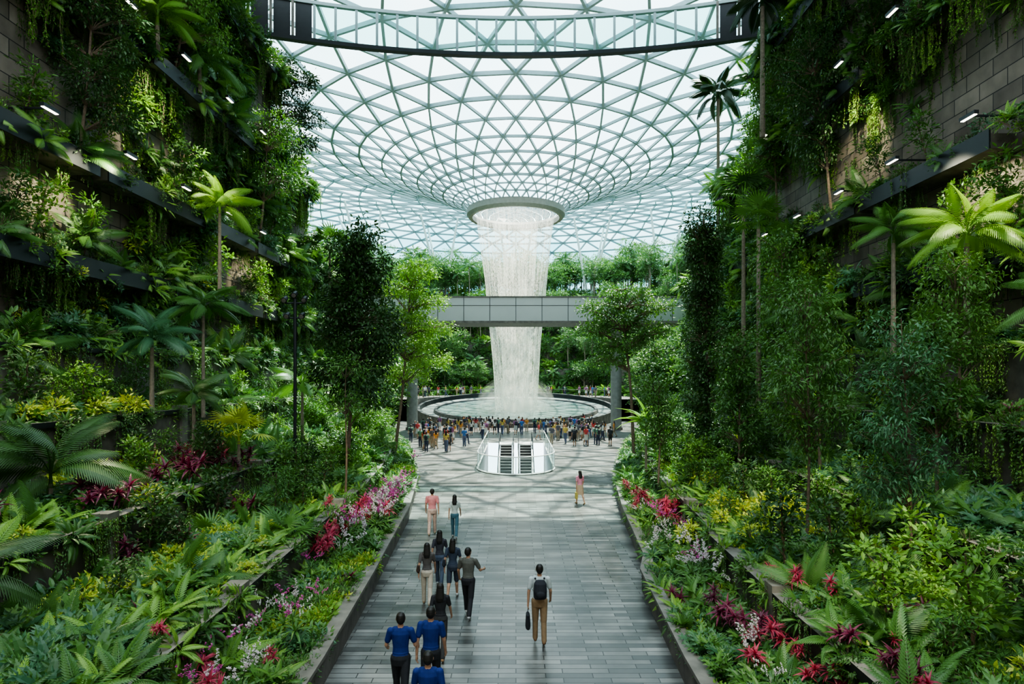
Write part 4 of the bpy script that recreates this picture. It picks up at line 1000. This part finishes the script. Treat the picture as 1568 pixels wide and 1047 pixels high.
for i in range(10):
    st=((.02,0),(-.02,.04)) if i%2 else ((.2,.05),(-.2,.3))
    vs.append(person('visitor',0,0,0,1.58+.16*random.random(),pal[i],bots[i%5],female=i%2==0,longhair=i%2==0,bottom=['trousers','shorts','trousers','trousers','skirt'][i%5],legs=st,arms=((.05,.2,.1),(.3,1.2,.1)) if i%3==0 else ((-.1,.2,.1),(.1,.2,.1)),bag='backpack' if i%4==1 else None,fine=False,link=False))
spots=[]
for cx,cy,sx,sy,n in [(-7.0,55,1.3,3.5,26),(-4.0,66,2,2.5,16),(.3,66.5,1.8,1.5,12),(5.0,60,1.6,4,26),(7.8,60,1.0,3,12),(-8.5,64,1.0,2.5,8),(-6,70,2,1.5,10),(6,70,2,1.5,10)]:
    for j in range(n):
        for tr in range(20):
            x=cx+random.gauss(0,sx); y=cy+random.gauss(0,sy)
            if abs(x)<3.2 and y<59.5: continue
            if math.hypot(x,y-88)<14.6 or abs(x)>edge(1,min(y,60))-.5: continue
            if all(math.hypot(x-a,y-b)>.6 for a,b in spots): break
        else: continue
        spots.append((x,y))
for i,(x,y) in enumerate(spots):
    o=bpy.data.objects.new('visitor',vs[i%10]); COL.objects.link(o); o.location=(x,y,.003); o.rotation_euler=(0,0,random.choice([0,0,.4,-.5,3.1,1.5,-1.5])+random.gauss(0,.3))
mb=MB(); aa=np.linspace(math.radians(-8),math.radians(188),70)
pr=[(14.2,0),(14.2,3.0),(19.9,3.0),(19.9,0)]
V=[(CX+r*math.cos(a),CY+r*math.sin(a),z) for a in aa for r,z in pr]
mb.add(V,[(i*4+j,i*4+(j+1)%4,(i+1)*4+(j+1)%4,(i+1)*4+j) for i in range(69) for j in range(4)],0)
mb.tube([(CX+14.4*math.cos(a),CY+14.4*math.sin(a),4.05) for a in aa],.05,5,1)
for a in aa[::2]: mb.tube([(CX+14.4*math.cos(a),CY+14.4*math.sin(a),3),(CX+14.4*math.cos(a),CY+14.4*math.sin(a),4.05)],.03,4,1)
mb.obj('raised_promenade',[GREY,DARK])
for i in range(46):
    a=random.uniform(.05,pi-.05); R=15.2+random.random()*3; x=R*math.cos(a); y=88+R*math.sin(a)
    o=bpy.data.objects.new('visitor',vs[i%10]); COL.objects.link(o); o.location=(x,y,3.003); o.rotation_euler=(0,0,random.random()*6)

# ------------------------------------------------------------------ light + camera
w=bpy.data.worlds.new('sky_world'); scn.world=w; w.use_nodes=True; nt=w.node_tree; bg=nt.nodes['Background']
tc=nt.nodes.new('ShaderNodeTexCoord'); nz=nt.nodes.new('ShaderNodeTexNoise'); nz.inputs['Scale'].default_value=3; nz.inputs['Detail'].default_value=5
r=nt.nodes.new('ShaderNodeValToRGB'); r.color_ramp.elements[0].position=.35; r.color_ramp.elements[1].position=.65
r.color_ramp.elements[0].color=(.60,.85,.96,1); r.color_ramp.elements[1].color=(.93,.98,1,1)
nt.links.new(tc.outputs['Generated'],nz.inputs['Vector']); nt.links.new(nz.outputs['Fac'],r.inputs[0]); nt.links.new(r.outputs[0],bg.inputs[0]); bg.inputs[1].default_value=5.2
sl=bpy.data.lights.new('sun','SUN'); sl.energy=21; sl.angle=math.radians(.6); sl.color=(1,.93,.78); so=bpy.data.objects.new('sun',sl); COL.objects.link(so)
el=math.radians(63); az=math.radians(14)
sd=Vector((math.sin(az)*math.cos(el),math.cos(az)*math.cos(el),math.sin(el))); so.rotation_euler=sd.to_track_quat('Z','Y').to_euler(); so.location=(0,60,80)
cam=bpy.data.cameras.new('camera'); cam.sensor_width=36; cam.lens=36*950/1568; cam.shift_x=-6/1568; cam.shift_y=54.5/1568; cam.clip_end=600; cam.clip_start=.1
co=bpy.data.objects.new('camera',cam); COL.objects.link(co); co.location=(0,0,6); co.rotation_euler=(pi/2,0,0); scn.camera=co
